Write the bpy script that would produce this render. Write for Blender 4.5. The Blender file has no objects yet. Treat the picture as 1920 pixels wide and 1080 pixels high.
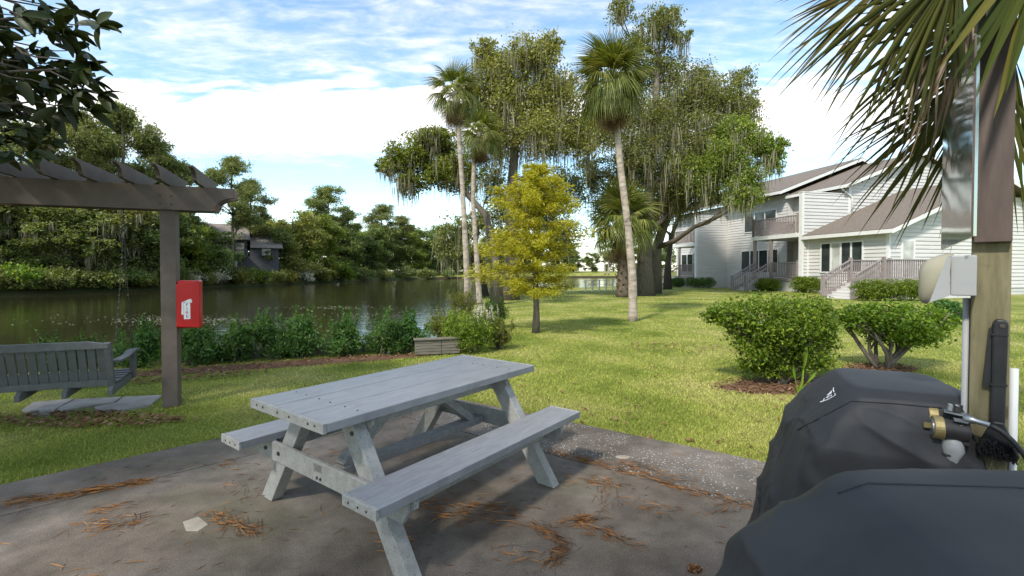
import bpy, math, random
import numpy as np
from mathutils import Vector, Matrix

random.seed(7)
RNG = np.random.default_rng(11)
SC = bpy.context.scene
COL = SC.collection

# ------------------------------------------------------------------ camera, sky, sun, exposure
F, HZ, H, PITCH = 880.0, 508.0, 1.46, 0.02
cam_d = bpy.data.cameras.new('camera'); cam = bpy.data.objects.new('camera', cam_d); COL.objects.link(cam)
cam.location = (0, 0, H); cam.rotation_euler = (math.pi/2-PITCH, 0, 0)
cam_d.sensor_width = 36; cam_d.lens = F/1920*36
CY = HZ+F*math.tan(PITCH)
cam_d.shift_y = -(540-CY)/1920
cam_d.clip_start = 0.05; cam_d.clip_end = 3000
SC.camera = cam

SUN_EL, SUN_DIR = math.radians(44), Vector((.56, .83))      # horizontal direction in which the light travels
SKY_STRENGTH, SUN_STRENGTH, EXPOSURE = .148, 2.9, .86
CLOUD = 6.1

W = bpy.data.worlds.new('World'); SC.world = W; W.use_nodes = True
nt = W.node_tree; nt.nodes.clear()
def N(t, kind, **kw):
    n = t.nodes.new(kind)
    for k, v in kw.items(): setattr(n, k, v)
    return n
def math_node(t, op, a, b=None, c=None, clamp=False):
    n = N(t, 'ShaderNodeMath', operation=op, use_clamp=clamp)
    for i, v in enumerate((a, b, c)):
        if v is None: continue
        if isinstance(v, (int, float)): n.inputs[i].default_value = v
        else: t.links.new(v, n.inputs[i])
    return n.outputs[0]
def build_sky():
    t = nt; L = t.links.new
    sky = N(t, 'ShaderNodeTexSky', sky_type='NISHITA', sun_disc=False, sun_elevation=SUN_EL)
    sky.sun_rotation = math.atan2(-SUN_DIR.x, -SUN_DIR.y)
    sky.air_density = 1.0; sky.dust_density = .35; sky.ozone_density = 1.6
    tc = N(t, 'ShaderNodeTexCoord'); sp = N(t, 'ShaderNodeSeparateXYZ'); L(tc.outputs['Generated'], sp.inputs[0])
    zc = math_node(t, 'MAXIMUM', sp.outputs[2], 0.0)
    den = math_node(t, 'ADD', zc, .07)
    cb = N(t, 'ShaderNodeCombineXYZ')
    L(math_node(t, 'DIVIDE', sp.outputs[0], den), cb.inputs[0]); L(math_node(t, 'DIVIDE', sp.outputs[1], den), cb.inputs[1])
    def noise(rot, sx, sy, scale, detail, rough, dist=0):
        mp = N(t, 'ShaderNodeMapping'); mp.inputs['Rotation'].default_value = (0, 0, rot); mp.inputs['Scale'].default_value = (sx, sy, 1)
        L(cb.outputs[0], mp.inputs[0])
        n = N(t, 'ShaderNodeTexNoise'); n.inputs['Scale'].default_value = scale; n.inputs['Detail'].default_value = detail
        n.inputs['Roughness'].default_value = rough; n.inputs['Distortion'].default_value = dist
        L(mp.outputs[0], n.inputs['Vector']); return n.outputs['Fac']
    big = noise(-.6, 1.0, .55, .9, 4, .55, .3)
    rip = noise(-.75, 1.0, 2.4, 3.4, 5, .6, .5)         # ripples of the mackerel sky
    fine = noise(-.5, 1.0, 1.6, 10.5, 4, .6, .3)
    v = math_node(t, 'ADD', math_node(t, 'MULTIPLY', big, .75), math_node(t, 'MULTIPLY', rip, 1.0))
    v = math_node(t, 'ADD', v, math_node(t, 'MULTIPLY', fine, .38))
    # a long bank of thicker cloud lying across the view, its edge a line on the cloud layer
    yp = math_node(t, 'DIVIDE', sp.outputs[1], math_node(t, 'MAXIMUM', sp.outputs[2], .02))
    yp = math_node(t, 'ADD', yp, math_node(t, 'MULTIPLY', math_node(t, 'SUBTRACT', rip, .5), 1.1))
    def ramp(lo, hi):
        r = N(t, 'ShaderNodeMapRange', interpolation_type='SMOOTHSTEP'); r.inputs[1].default_value = lo; r.inputs[2].default_value = hi
        L(yp, r.inputs[0]); return r.outputs[0]
    bank = math_node(t, 'MULTIPLY', ramp(2.35, 2.8), math_node(t, 'SUBTRACT', 1, ramp(3.1, 4.5)))
    v = math_node(t, 'ADD', v, math_node(t, 'MULTIPLY', bank, .40))
    v = math_node(t, 'SUBTRACT', v, math_node(t, 'MULTIPLY', ramp(3.4, 5.0), .22))
    cr = N(t, 'ShaderNodeMapRange', interpolation_type='SMOOTHSTEP'); cr.inputs[1].default_value = .83; cr.inputs[2].default_value = 1.70
    L(v, cr.inputs[0])
    hor = N(t, 'ShaderNodeMapRange'); hor.inputs[1].default_value = 0; hor.inputs[2].default_value = .16; hor.inputs[3].default_value = .6; hor.inputs[4].default_value = 0
    L(zc, hor.inputs[0])
    cov = math_node(t, 'MAXIMUM', cr.outputs[0], hor.outputs[0])
    cov = math_node(t, 'MULTIPLY', cov, .97)
    mx = N(t, 'ShaderNodeMix', data_type='RGBA'); L(cov, mx.inputs[0])
    br = N(t, 'ShaderNodeMix', data_type='RGBA', blend_type='MULTIPLY'); br.inputs[0].default_value = 1
    L(sky.outputs[0], br.inputs[6]); br.inputs[7].default_value = (1.15, 1.22, 1.12, 1)
    L(br.outputs[2], mx.inputs[6]); mx.inputs[7].default_value = (CLOUD*1.07, CLOUD*1.0, CLOUD*.92, 1)
    bg = N(t, 'ShaderNodeBackground'); bg.inputs[1].default_value = SKY_STRENGTH; L(mx.outputs[2], bg.inputs[0])
    out = N(t, 'ShaderNodeOutputWorld'); L(bg.outputs[0], out.inputs[0])
build_sky()
sun_d = bpy.data.lights.new('sun', 'SUN'); sun_d.energy = SUN_STRENGTH; sun_d.angle = math.radians(5); sun_d.color = (1, .945, .85)
sun = bpy.data.objects.new('sun', sun_d); COL.objects.link(sun)
ld = Vector((SUN_DIR.x, SUN_DIR.y, 0)).normalized()*math.cos(SUN_EL); ld.z = -math.sin(SUN_EL)
sun.rotation_euler = ld.to_track_quat('-Z', 'Y').to_euler(); sun.location = (-30, -40, 50)
SC.view_settings.view_transform = 'Standard'; SC.view_settings.look = 'None'; SC.view_settings.gamma = 1
SC.view_settings.exposure = EXPOSURE; SC.view_settings.use_curve_mapping = False
SC.render.engine = 'CYCLES'; SC.cycles.use_denoising = True
SC.cycles.max_bounces = 6; SC.cycles.transparent_max_bounces = 8; SC.cycles.caustics_reflective = False; SC.cycles.caustics_refractive = False

# ------------------------------------------------------------------ helpers
cp, sp_ = math.cos(PITCH), math.sin(PITCH)
def ray(px, py):
    a = (px-960)/F; b = (CY-py)/F
    return Vector((a, cp+b*sp_, -sp_+b*cp))
def G(px, py, z=0.0):                      # the point where a pixel's ray meets height z
    d = ray(px, py); return Vector((0, 0, H))+d*((z-H)/d.z)
def P(px, py, depth):                      # the point of a pixel's ray at a given distance ahead
    d = ray(px, py); return Vector((0, 0, H))+d*(depth/d.y)
def tag(o, label, cat=None, group=None, kind=None):
    if label: o['label'] = label
    if cat: o['category'] = cat
    if group: o['group'] = group
    if kind: o['kind'] = kind
    return o
def empty(name, loc=(0, 0, 0), rz=0.0, label=None, cat=None, group=None):
    o = bpy.data.objects.new(name, None); COL.objects.link(o); o.location = loc; o.rotation_euler = (0, 0, rz)
    o.empty_display_size = .1
    return tag(o, label, cat, group)
def link(name, me, mat, parent=None, smooth=False):
    o = bpy.data.objects.new(name, me); COL.objects.link(o)
    if mat is not None and not me.materials: me.materials.append(mat)
    if parent is not None: o.parent = parent
    if smooth: me.polygons.foreach_set('use_smooth', [True]*len(me.polygons))
    return o
def np_mesh(name, V, Fq):
    V = np.asarray(V, np.float32); Fq = np.asarray(Fq, np.int32); k = Fq.shape[1]
    me = bpy.data.meshes.new(name)
    me.vertices.add(len(V)); me.vertices.foreach_set('co', V.ravel())
    me.loops.add(Fq.size); me.loops.foreach_set('vertex_index', Fq.ravel())
    me.polygons.add(len(Fq)); me.polygons.foreach_set('loop_start', np.arange(0, Fq.size, k, dtype=np.int32))
    me.update(calc_edges=True); return me
class MB:
    def __init__(s): s.v = []; s.f = []
    def add(s, vs, fs):
        o = len(s.v); s.v += [tuple(p) for p in vs]; s.f += [tuple(i+o for i in f) for f in fs]; return s
    def box(s, c, size, R=None):
        hx, hy, hz = [q/2 for q in size]; c = Vector(c); vs = []
        for z in (-hz, hz):
            for x, y in ((-hx, -hy), (hx, -hy), (hx, hy), (-hx, hy)):
                p = Vector((x, y, z)); p = (R @ p) if R else p; vs.append(p+c)
        return s.add(vs, [(3, 2, 1, 0), (4, 5, 6, 7), (0, 1, 5, 4), (1, 2, 6, 5), (2, 3, 7, 6), (3, 0, 4, 7)])
    def b2(s, x0, x1, y0, y1, z0, z1): return s.box(((x0+x1)/2, (y0+y1)/2, (z0+z1)/2), (abs(x1-x0), abs(y1-y0), abs(z1-z0)))
    def bar(s, p0, p1, w, h, up=(0, 0, 1)):           # board from p0 to p1, w wide sideways, h along 'up'
        p0, p1 = Vector(p0), Vector(p1); d = (p1-p0); L = d.length; d.normalize(); up = Vector(up)
        if abs(d.dot(up)) > .999: up = Vector((0, 1, 0))
        sd = d.cross(up).normalized(); u = sd.cross(d).normalized()
        R = Matrix((d, sd, u)).transposed()
        return s.box((p0+p1)/2, (L, w, h), R)
    def tube(s, pts, rad, n=8, caps=True):
        pts = [Vector(p) for p in pts]; o = len(s.v); k = len(pts)
        if isinstance(rad, (int, float)): rad = [rad]*k
        ref = Vector((.31, .17, .93))
        for i, p in enumerate(pts):
            d = (pts[min(i+1, k-1)]-pts[max(i-1, 0)]).normalized()
            if abs(d.dot(ref)) > .97: ref = Vector((.9, .3, .1))
            a = d.cross(ref).normalized(); b = d.cross(a)
            for j in range(n):
                t = 2*math.pi*j/n; s.v.append(tuple(p+(a*math.cos(t)+b*math.sin(t))*rad[i]))
        for i in range(k-1):
            for j in range(n):
                a0 = o+i*n+j; a1 = o+i*n+(j+1) % n; s.f.append((a0, a1, a1+n, a0+n))
        if caps: s.f.append(tuple(o+j for j in range(n))[::-1]); s.f.append(tuple(o+(k-1)*n+j for j in range(n)))
        return s
    def prism(s, poly, ax, n):                        # poly: 3D points of a flat outline, thickened along vector n
        n = Vector(n); k = len(poly); a = [Vector(p) for p in poly]; b = [p+n for p in a]
        return s.add(a+b, [tuple(range(k))[::-1], tuple(range(k, 2*k))]+[(i, (i+1) % k, k+(i+1) % k, k+i) for i in range(k)])
    def build(s, name, mat, parent=None, smooth=False, bevel=0):
        me = bpy.data.meshes.new(name); me.from_pydata(s.v, [], s.f); me.update()
        o = link(name, me, mat, parent, smooth)
        if bevel:
            m = o.modifiers.new('bevel', 'BEVEL'); m.width = bevel; m.segments = 2; m.limit_method = 'ANGLE'
        return o
def copy_tree(o, parent=None):
    c = o.copy(); COL.objects.link(c); c.parent = parent
    for ch in list(o.children): copy_tree(ch, c)
    return c

# ------------------------------------------------------------------ materials
def new_mat(name):
    m = bpy.data.materials.new(name); m.use_nodes = True; t = m.node_tree; b = t.nodes['Principled BSDF']; return m, t, b
def noise_tex(t, scale, detail=4, rough=.55, vec=None, dist=0):
    n = N(t, 'ShaderNodeTexNoise'); n.inputs['Scale'].default_value = scale; n.inputs['Detail'].default_value = detail
    n.inputs['Roughness'].default_value = rough; n.inputs['Distortion'].default_value = dist
    if vec is not None: t.links.new(vec, n.inputs['Vector'])
    return n.outputs['Fac']
def rampn(t, fac, stops):
    r = N(t, 'ShaderNodeValToRGB'); e = r.color_ramp.elements
    while len(e) < len(stops): e.new(.5)
    for el, (p, c) in zip(e, stops):
        el.position = p; el.color = (*c, 1) if not isinstance(c, (int, float)) else (c, c, c, 1)
    t.links.new(fac, r.inputs[0]); return r.outputs[0]
def mixc(t, fac, a, b, mode='MIX'):
    m = N(t, 'ShaderNodeMix', data_type='RGBA', blend_type=mode)
    for i, v in ((0, fac), (6, a), (7, b)):
        if isinstance(v, (int, float)): m.inputs[i].default_value = v
        elif isinstance(v, tuple): m.inputs[i].default_value = (*v, 1)
        else: t.links.new(v, m.inputs[i])
    return m.outputs[2]
def objco(t, sx=1, sy=1, sz=1, world=False):
    if world: src = N(t, 'ShaderNodeNewGeometry').outputs['Position']
    else: src = N(t, 'ShaderNodeTexCoord').outputs['Object']
    mp = N(t, 'ShaderNodeMapping'); mp.inputs['Scale'].default_value = (sx, sy, sz); t.links.new(src, mp.inputs[0]); return mp.outputs[0]
def bump(t, b, h, strength=.3, dist=.01):
    n = N(t, 'ShaderNodeBump'); n.inputs['Strength'].default_value = strength; n.inputs['Distance'].default_value = dist
    t.links.new(h, n.inputs['Height']); t.links.new(n.outputs[0], b.inputs['Normal'])
def surf(name, c1, c2, scale=8, stretch=(1, 1, 1), rough=.6, bstr=.2, bdist=.004, speck=None, spec=.4, metal=0, world=False, detail=6):
    m, t, b = new_mat(name); v = objco(t, *stretch, world=world)
    f = noise_tex(t, scale, detail, .62, v)
    c = rampn(t, f, [(.3, c1), (.72, c2)])
    if speck:
        sc, lo, hi, col = speck
        f2 = noise_tex(t, sc, 3, .6, objco(t, world=world)); c = mixc(t, rampn(t, f2, [(lo, 0.0), (hi, 1.0)]), c, col)
    t.links.new(c, b.inputs['Base Color']); b.inputs['Roughness'].default_value = rough
    b.inputs['Specular IOR Level'].default_value = spec; b.inputs['Metallic'].default_value = metal
    if bstr: bump(t, b, f, bstr, bdist)
    return m
def leaf_mat(name, ca, cb, cc=None, trans=.44, rough=.5, spec=.35):
    m, t, b = new_mat(name); g = N(t, 'ShaderNodeNewGeometry'); oi = N(t, 'ShaderNodeObjectInfo')
    c = rampn(t, g.outputs['Random Per Island'], [(0, ca), (.6, cb), (1, cc or cb)])
    hv = N(t, 'ShaderNodeHueSaturation'); t.links.new(c, hv.inputs['Color'])
    t.links.new(math_node(t, 'MULTIPLY_ADD', oi.outputs['Random'], .28, .88), hv.inputs['Value'])
    t.links.new(math_node(t, 'MULTIPLY_ADD', oi.outputs['Random'], .03, .485), hv.inputs['Hue'])
    t.links.new(hv.outputs[0], b.inputs['Base Color']); b.inputs['Roughness'].default_value = rough; b.inputs['Specular IOR Level'].default_value = spec
    tr = N(t, 'ShaderNodeBsdfTranslucent'); t.links.new(mixc(t, 1.0, hv.outputs[0], (1.25, 1.2, .5), 'MULTIPLY'), tr.inputs[0])
    mx = N(t, 'ShaderNodeMixShader'); mx.inputs[0].default_value = trans
    t.links.new(b.outputs[0], mx.inputs[1]); t.links.new(tr.outputs[0], mx.inputs[2])
    t.links.new(mx.outputs[0], t.nodes['Material Output'].inputs[0]); return m

M = {}
M['table'] = surf('grey painted table boards', (.205, .205, .215), (.305, .305, .315), 5, (1.5, 14, 1.5), .45, .25, .002, (9, .55, .80, (.20, .20, .20)))
M['table_side'] = surf('weathered grey frame boards', (.26, .255, .24), (.375, .37, .35), 6, (3, 3, 3), .6, .3, .002, (105, .58, .68, (.15, .15, .14)))
M['pergola'] = surf('brown grey stain', (.088, .066, .054), (.135, .104, .087), 5, (1, 1, 1), .6, .3, .003)
M['swing'] = surf('dark grey stain', (.085, .085, .083), (.135, .135, .132), 6, (2, 2, 2), .55, .3, .002)
M['red'] = surf('red plastic', (.40, .004, .006), (.46, .006, .009), 4, rough=.35, bstr=0)
M['white_ink'] = surf('white print', (.7, .68, .7), (.78, .76, .77), 4, rough=.5, bstr=0)
M['black_ink'] = surf('black print', (.02, .02, .03), (.03, .02, .03), 4, rough=.5, bstr=0)
M['pink_ink'] = surf('faded red print', (.45, .22, .22), (.5, .25, .25), 4, rough=.5, bstr=0)
M['red_ink'] = surf('red print', (.35, .03, .1), (.4, .03, .1), 4, rough=.5, bstr=0)
M['steel'] = surf('galvanised steel', (.30, .31, .32), (.45, .46, .47), 20, rough=.4, bstr=.1, metal=.8)
M['bark'] = surf('grey brown bark', (.075, .062, .048), (.17, .145, .115), 3, (5, 5, 1), .9, .9, .03)
M['bark_dark'] = surf('dark bark', (.04, .033, .026), (.10, .085, .07), 4, (5, 5, 1), .9, .9, .02)
M['palm_trunk'] = surf('pale palm bark', (.20, .155, .115), (.47, .40, .33), 3.2, (1.2, 1.2, 3.4), .85, .8, .02, (2.6, .56, .70, (.10, .085, .075)))
M['palm_boot'] = surf('dark palm boots', (.045, .035, .024), (.16, .12, .08), 7, (1, 1, 1), .9, .9, .03)
M['oak_leaf'] = leaf_mat('live oak leaves', (0.088, 0.118, 0.031), (0.206, 0.236, 0.066), (0.319, 0.325, 0.118))
M['oak_leaf2'] = leaf_mat('bright oak leaves', (0.094, 0.149, 0.022), (0.204, 0.270, 0.044), (0.319, 0.352, 0.083))
M['gum_leaf'] = leaf_mat('yellowing leaves', (0.132, 0.140, 0.034), (0.270, 0.265, 0.076), (0.391, 0.368, 0.127))
M['pine_leaf'] = leaf_mat('pine needles green', (0.091, 0.124, 0.039), (0.202, 0.234, 0.078), (0.299, 0.312, 0.117))
M['far_leaf'] = leaf_mat('far woodland leaves', (0.081, 0.121, 0.038), (0.176, 0.223, 0.070), (0.270, 0.311, 0.108))
M['cypress_leaf'] = leaf_mat('golden feathery needles', (.24, .225, .020), (.42, .36, .028), (.52, .45, .07), trans=.5)
M['shrub_leaf'] = leaf_mat('deep green shrub leaves', (.034, .088, .018), (.085, .165, .036), (.14, .235, .06))
M['box_leaf'] = leaf_mat('clipped bush leaves', (.060, .115, .010), (.135, .205, .018), (.28, .34, .035))
M['lime_leaf'] = leaf_mat('fresh lime leaves', (.13, .23, .02), (.21, .33, .03), (.28, .38, .06))
M['olive_leaf'] = leaf_mat('yellow green leaves', (.10, .12, .022), (.17, .19, .035), (.25, .25, .06))
M['flower'] = leaf_mat('cream blossom', (.35, .34, .25), (.55, .52, .42), (.62, .60, .52), trans=.2)
M['magnolia_leaf'] = leaf_mat('dark leathery leaves', (.012, .020, .005), (.026, .036, .008), (.045, .038, .012), trans=.10, rough=.5, spec=.22)
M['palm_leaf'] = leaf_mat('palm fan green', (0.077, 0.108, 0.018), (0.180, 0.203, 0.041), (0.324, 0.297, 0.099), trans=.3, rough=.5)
M['shaded_palm_leaf'] = leaf_mat('near palm fan', (.026, .038, .006), (.062, .070, .010), (.15, .115, .03), trans=.30, rough=.7, spec=.15)  # fan green darkened so the colour itself carries the shade on these fronds
M['palm_dead'] = leaf_mat('dead palm fan', (.10, .06, .03), (.20, .13, .07), (.33, .24, .14), trans=.15)
M['moss'] = leaf_mat('spanish moss', (0.132, 0.124, 0.076), (0.218, 0.205, 0.132), (0.310, 0.287, 0.201), trans=.25, rough=.8, spec=.1)
M['grass'] = None
M['needle'] = leaf_mat('fallen pine needles', (.11, .038, .014), (.21, .078, .03), (.27, .125, .06), trans=.03, rough=.8, spec=.15)
M['litter'] = leaf_mat('dry leaf litter', (.10, .05, .025), (.20, .11, .055), (.30, .20, .12), trans=.05, rough=.85, spec=.1)
M['white_wood'] = surf('white trim', (.60, .595, .57), (.69, .685, .665), 3, rough=.55, bstr=.05)
M['siding'] = surf('pale siding', (.47, .455, .43), (.58, .565, .54), 2.2, (.4, .4, 4), .6, .1, .003)
M['shingle'] = surf('brown shingles', (.115, .090, .070), (.205, .168, .138), 9, (1, 1, 1), .85, .5, .02)
M['rail'] = surf('taupe railing', (.20, .165, .155), (.29, .245, .235), 5, rough=.65, bstr=.1)
M['dark_wall'] = surf('dark brown cladding', (.045, .045, .05), (.085, .082, .088), 2, (1, 1, 3), .8, .2)
M['grey_roof'] = surf('weathered far roof', (.16, .135, .12), (.30, .26, .235), 5, rough=.9, bstr=.3, bdist=.02)
M['cover'] = surf('black nylon cover', (.026, .026, .028), (.040, .040, .043), 4, rough=.58, bstr=.15, bdist=.004, spec=.35)
M['seam'] = surf('black cover piping', (.008, .008, .010), (.013, .013, .015), 7, rough=.5, bstr=0)
M['post'] = surf('greenish treated post', (.10, .088, .040), (.235, .20, .115), 5, (6, 6, .8), .75, .4, .004, (9, .58, .75, (.075, .055, .03)))
M['board'] = surf('brown backing board', (.055, .036, .030), (.105, .075, .062), 5, (5, 5, .7), .6, .3, .002)
M['grey_plastic'] = surf('grey plastic box', (.30, .30, .30), (.36, .36, .36), 6, rough=.5, bstr=.05)
M['tan_plastic'] = surf('yellowed lamp cover', (.30, .275, .20), (.37, .34, .25), 3, rough=.35, bstr=.1)
M['black_plastic'] = surf('black plastic', (.012, .012, .013), (.025, .025, .027), 12, rough=.5, bstr=.2)
M['brass'] = surf('old brass', (.30, .23, .09), (.43, .34, .16), 14, rough=.45, bstr=.2, metal=.5)
M['iron'] = surf('worn black iron', (.020, .018, .018), (.06, .052, .05), 14, rough=.55, bstr=.3, speck=(22, .62, .66, (.42, .42, .42)))
M['bulkhead'] = surf('grey weathered timber', (.10, .088, .070), (.20, .18, .145), 5, (1, 6, 6), .85, .4, .006)
M['mulch'] = surf('brown mulch', (.075, .035, .018), (.20, .105, .055), 22, rough=.95, bstr=1, bdist=.03)
M['flag'] = surf('pale flagstone', (.22, .195, .165), (.36, .33, .295), 4, rough=.85, bstr=.5, bdist=.01, speck=(7, .58, .75, (.13, .105, .07)))
M['pale_patch'] = surf('pale mortar patch', (.26, .225, .175), (.37, .33, .27), 12, rough=.9, bstr=.4)
def glass(name, col, rough=.05):
    m, t, b = new_mat(name); v = noise_tex(t, 1.6, 2, .5, objco(t)); t.links.new(rampn(t, v, [(.35, col), (.7, tuple(min(1, c*1.9) for c in col))]), b.inputs['Base Color'])
    b.inputs['Roughness'].default_value = rough; b.inputs['Specular IOR Level'].default_value = .8; return m
M['glass'] = glass('dark window glass', (.025, .03, .03)); M['blind'] = glass('pale curtain behind glass', (.28, .28, .26), .25)
def acrylic():
    m, t, b = new_mat('clear acrylic sheet'); b.inputs['Base Color'].default_value = (.36, .42, .39, 1); b.inputs['Roughness'].default_value = .10
    b.inputs['Transmission Weight'].default_value = .3; b.inputs['IOR'].default_value = 1.5; b.inputs['Specular IOR Level'].default_value = 1.0
    b.inputs['Metallic'].default_value = .6
    h = noise_tex(t, 2.2, 2, .4, objco(t)); bump(t, b, h, .10, .03); return m
M['acrylic'] = acrylic()

# ------------------------------------------------------------------ the ground, the lagoon, the patio
WATER_Z = -.6
LAGOON = np.array([(-1.7, 9.7), (-5, 8.35), (-9, 6.7), (-14, 4.6), (-30, -1), (-80, -14), (-85, 20), (-46, 35), (-41, 40), (-37.5, 50), (-34, 82), (-27, 106), (-16, 129),
                   (20, 141), (90, 152), (130, 120), (70, 86), (40, 69), (15, 54), (4, 42), (-.6, 35), (-2.2, 28), (-2.5, 17), (-2.1, 11.2)], float)
def lagoon_dist(x, y):                     # signed distance, negative in the water
    x = np.asarray(x, float); y = np.asarray(y, float); best = np.full(x.shape, 1e9); inside = np.zeros(x.shape, bool)
    n = len(LAGOON)
    for i in range(n):
        ax, ay = LAGOON[i]; bx, by = LAGOON[(i+1) % n]; dx, dy = bx-ax, by-ay
        t = np.clip(((x-ax)*dx+(y-ay)*dy)/(dx*dx+dy*dy), 0, 1)
        best = np.minimum(best, np.hypot(x-ax-t*dx, y-ay-t*dy))
        c = (ay > y) != (by > y)
        inside ^= c & (x < (bx-ax)*(y-ay)/((by-ay) if by != ay else 1e-9)+ax)
    return np.where(inside, -best, best)
def sstep(a, b, x): t = np.clip((x-a)/(b-a), 0, 1); return t*t*(3-2*t)
def land(x, y):
    x = np.asarray(x, float); y = np.asarray(y, float)
    d = lagoon_dist(x, y)
    z = -.025+.2*sstep(8, 16, x)*sstep(12, 20, y)*(1-sstep(30, 48, y))+.035*np.sin(x*.31+1)*np.sin(y*.27)*sstep(9, 16, y)
    far = sstep(-6, -20, x)*sstep(14, 30, y) if False else np.where((x < -20) & (y > 10) | (y > 100), 1.0, 0.0)
    z = z+far*(.1+1.1*sstep(1, 12, d))
    drop = sstep(.75, -1.1, d)
    return z*(1-drop)+(-1.5)*drop
def land1(x, y): return float(land(np.array([x]), np.array([y]))[0])
def GL(px, py):                            # a pixel on the lawn
    z = 0.
    for _ in range(4): p = G(px, py, z); z = land1(p.x, p.y)
    return Vector((p.x, p.y, z))
def at_depth(px, d): x = (px-960)/F*d; return Vector((x, d, land1(x, d)))

def lawn_material(name, blades=False):
    m, t, b = new_mat(name); v = objco(t, world=True)
    big = noise_tex(t, .55, 4, .6, v, .4); mid = noise_tex(t, 2.6, 4, .65, v); fine = noise_tex(t, 60, 3, .7, v)
    c = rampn(t, big, [(.32, (.160, .212, .030)), (.50, (.30, .325, .070)), (.70, (.44, .41, .145))])
    c = mixc(t, rampn(t, mid, [(.58, 0.0), (.80, .55)]), c, (.26, .175, .085))
    if blades:
        g = N(t, 'ShaderNodeNewGeometry'); hv = N(t, 'ShaderNodeHueSaturation'); t.links.new(c, hv.inputs['Color'])
        t.links.new(math_node(t, 'MULTIPLY_ADD', g.outputs['Random Per Island'], .9, .75), hv.inputs['Value'])
        c = hv.outputs[0]
        tr = N(t, 'ShaderNodeBsdfTranslucent'); t.links.new(c, tr.inputs[0]); mx = N(t, 'ShaderNodeMixShader'); mx.inputs[0].default_value = .35
        t.links.new(b.outputs[0], mx.inputs[1]); t.links.new(tr.outputs[0], mx.inputs[2]); t.links.new(mx.outputs[0], t.nodes['Material Output'].inputs[0])
    else:
        c = mixc(t, 1.0, c, rampn(t, fine, [(.3, .45), (.7, 1.05)]), 'MULTIPLY')
        s = N(t, 'ShaderNodeSeparateXYZ'); t.links.new(v, s.inputs[0])
        soil = math_node(t, 'MULTIPLY', math_node(t, 'LESS_THAN', s.outputs[2], -.12), 1.0)      # the bank down to the water
        c = mixc(t, soil, c, (.05, .036, .022))
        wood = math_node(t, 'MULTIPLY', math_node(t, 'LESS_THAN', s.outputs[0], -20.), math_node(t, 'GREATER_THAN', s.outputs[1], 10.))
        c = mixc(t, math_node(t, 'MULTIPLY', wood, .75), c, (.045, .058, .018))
        bump(t, b, fine, .8, .03)
    t.links.new(c, b.inputs['Base Color']); b.inputs['Roughness'].default_value = .85; b.inputs['Specular IOR Level'].default_value = .15
    return m
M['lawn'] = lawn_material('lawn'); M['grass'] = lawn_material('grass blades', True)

def axis(*segs):
    out = []
    for a, b, st in segs: out += list(np.arange(a, b, st))
    return np.array(out+[segs[-1][1]])
gx = axis((-900, -120, 60), (-120, -48, 6), (-48, -14, 1.2), (-14, 10, .3), (10, 30, 1.0), (30, 140, 6), (140, 900, 60))
gy = axis((-600, -60, 60), (-60, -6, 5), (-6, 0, 1), (0, 14, .3), (14, 40, .8), (40, 140, 2.5), (140, 200, 8), (200, 1400, 80))
X, Y = np.meshgrid(gx, gy); Z = land(X, Y)
V = np.stack([X.ravel(), Y.ravel(), Z.ravel()], 1); nx, ny = len(gx), len(gy)
ii = (np.arange(ny-1)[:, None]*nx+np.arange(nx-1)[None, :]).ravel()
PATIO = [Vector(p) for p in ((-.98, 5.585), (6.2, .60), (6.2, -6.0), (-7.5, -6.0), (-7.5, -.66))]
def in_poly(x, y, poly):
    x = np.asarray(x); y = np.asarray(y); ins = np.zeros(x.shape, bool); n = len(poly)
    for i in range(n):
        ax, ay = poly[i][:2]; bx, by = poly[(i+1) % n][:2]
        c = (ay > y) != (by > y); ins ^= c & (x < (bx-ax)*(y-ay)/((by-ay) if by != ay else 1e-9)+ax)
    return ins
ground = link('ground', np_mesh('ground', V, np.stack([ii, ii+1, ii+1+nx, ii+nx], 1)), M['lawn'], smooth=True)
tag(ground, 'green lawn sloping to the lagoon with bare brown patches', kind='structure')

def water_material():
    m, t, b = new_mat('lagoon water'); v = objco(t, 1, 1, 1, world=True)
    t.links.new(rampn(t, noise_tex(t, .12, 3, .5, v), [(.3, (.020, .019, .008)), (.7, (.030, .028, .013))]), b.inputs['Base Color'])
    b.inputs['Roughness'].default_value = .07; b.inputs['IOR'].default_value = 1.33; b.inputs['Specular IOR Level'].default_value = .5
    mp = objco(t, 1.0, 2.2, 1, world=True)
    h = math_node(t, 'ADD', noise_tex(t, 1.1, 3, .5, mp), math_node(t, 'MULTIPLY', noise_tex(t, 5, 2, .5, mp), .25))
    bump(t, b, h, .10, .12); return m
wm = MB(); wm.add([(-90, -16, WATER_Z), (135, -16, WATER_Z), (135, 156, WATER_Z), (-90, 156, WATER_Z)], [(0, 1, 2, 3)])
tag(wm.build('water', water_material()), 'dark still lagoon water reflecting the far trees', kind='structure')

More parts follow.
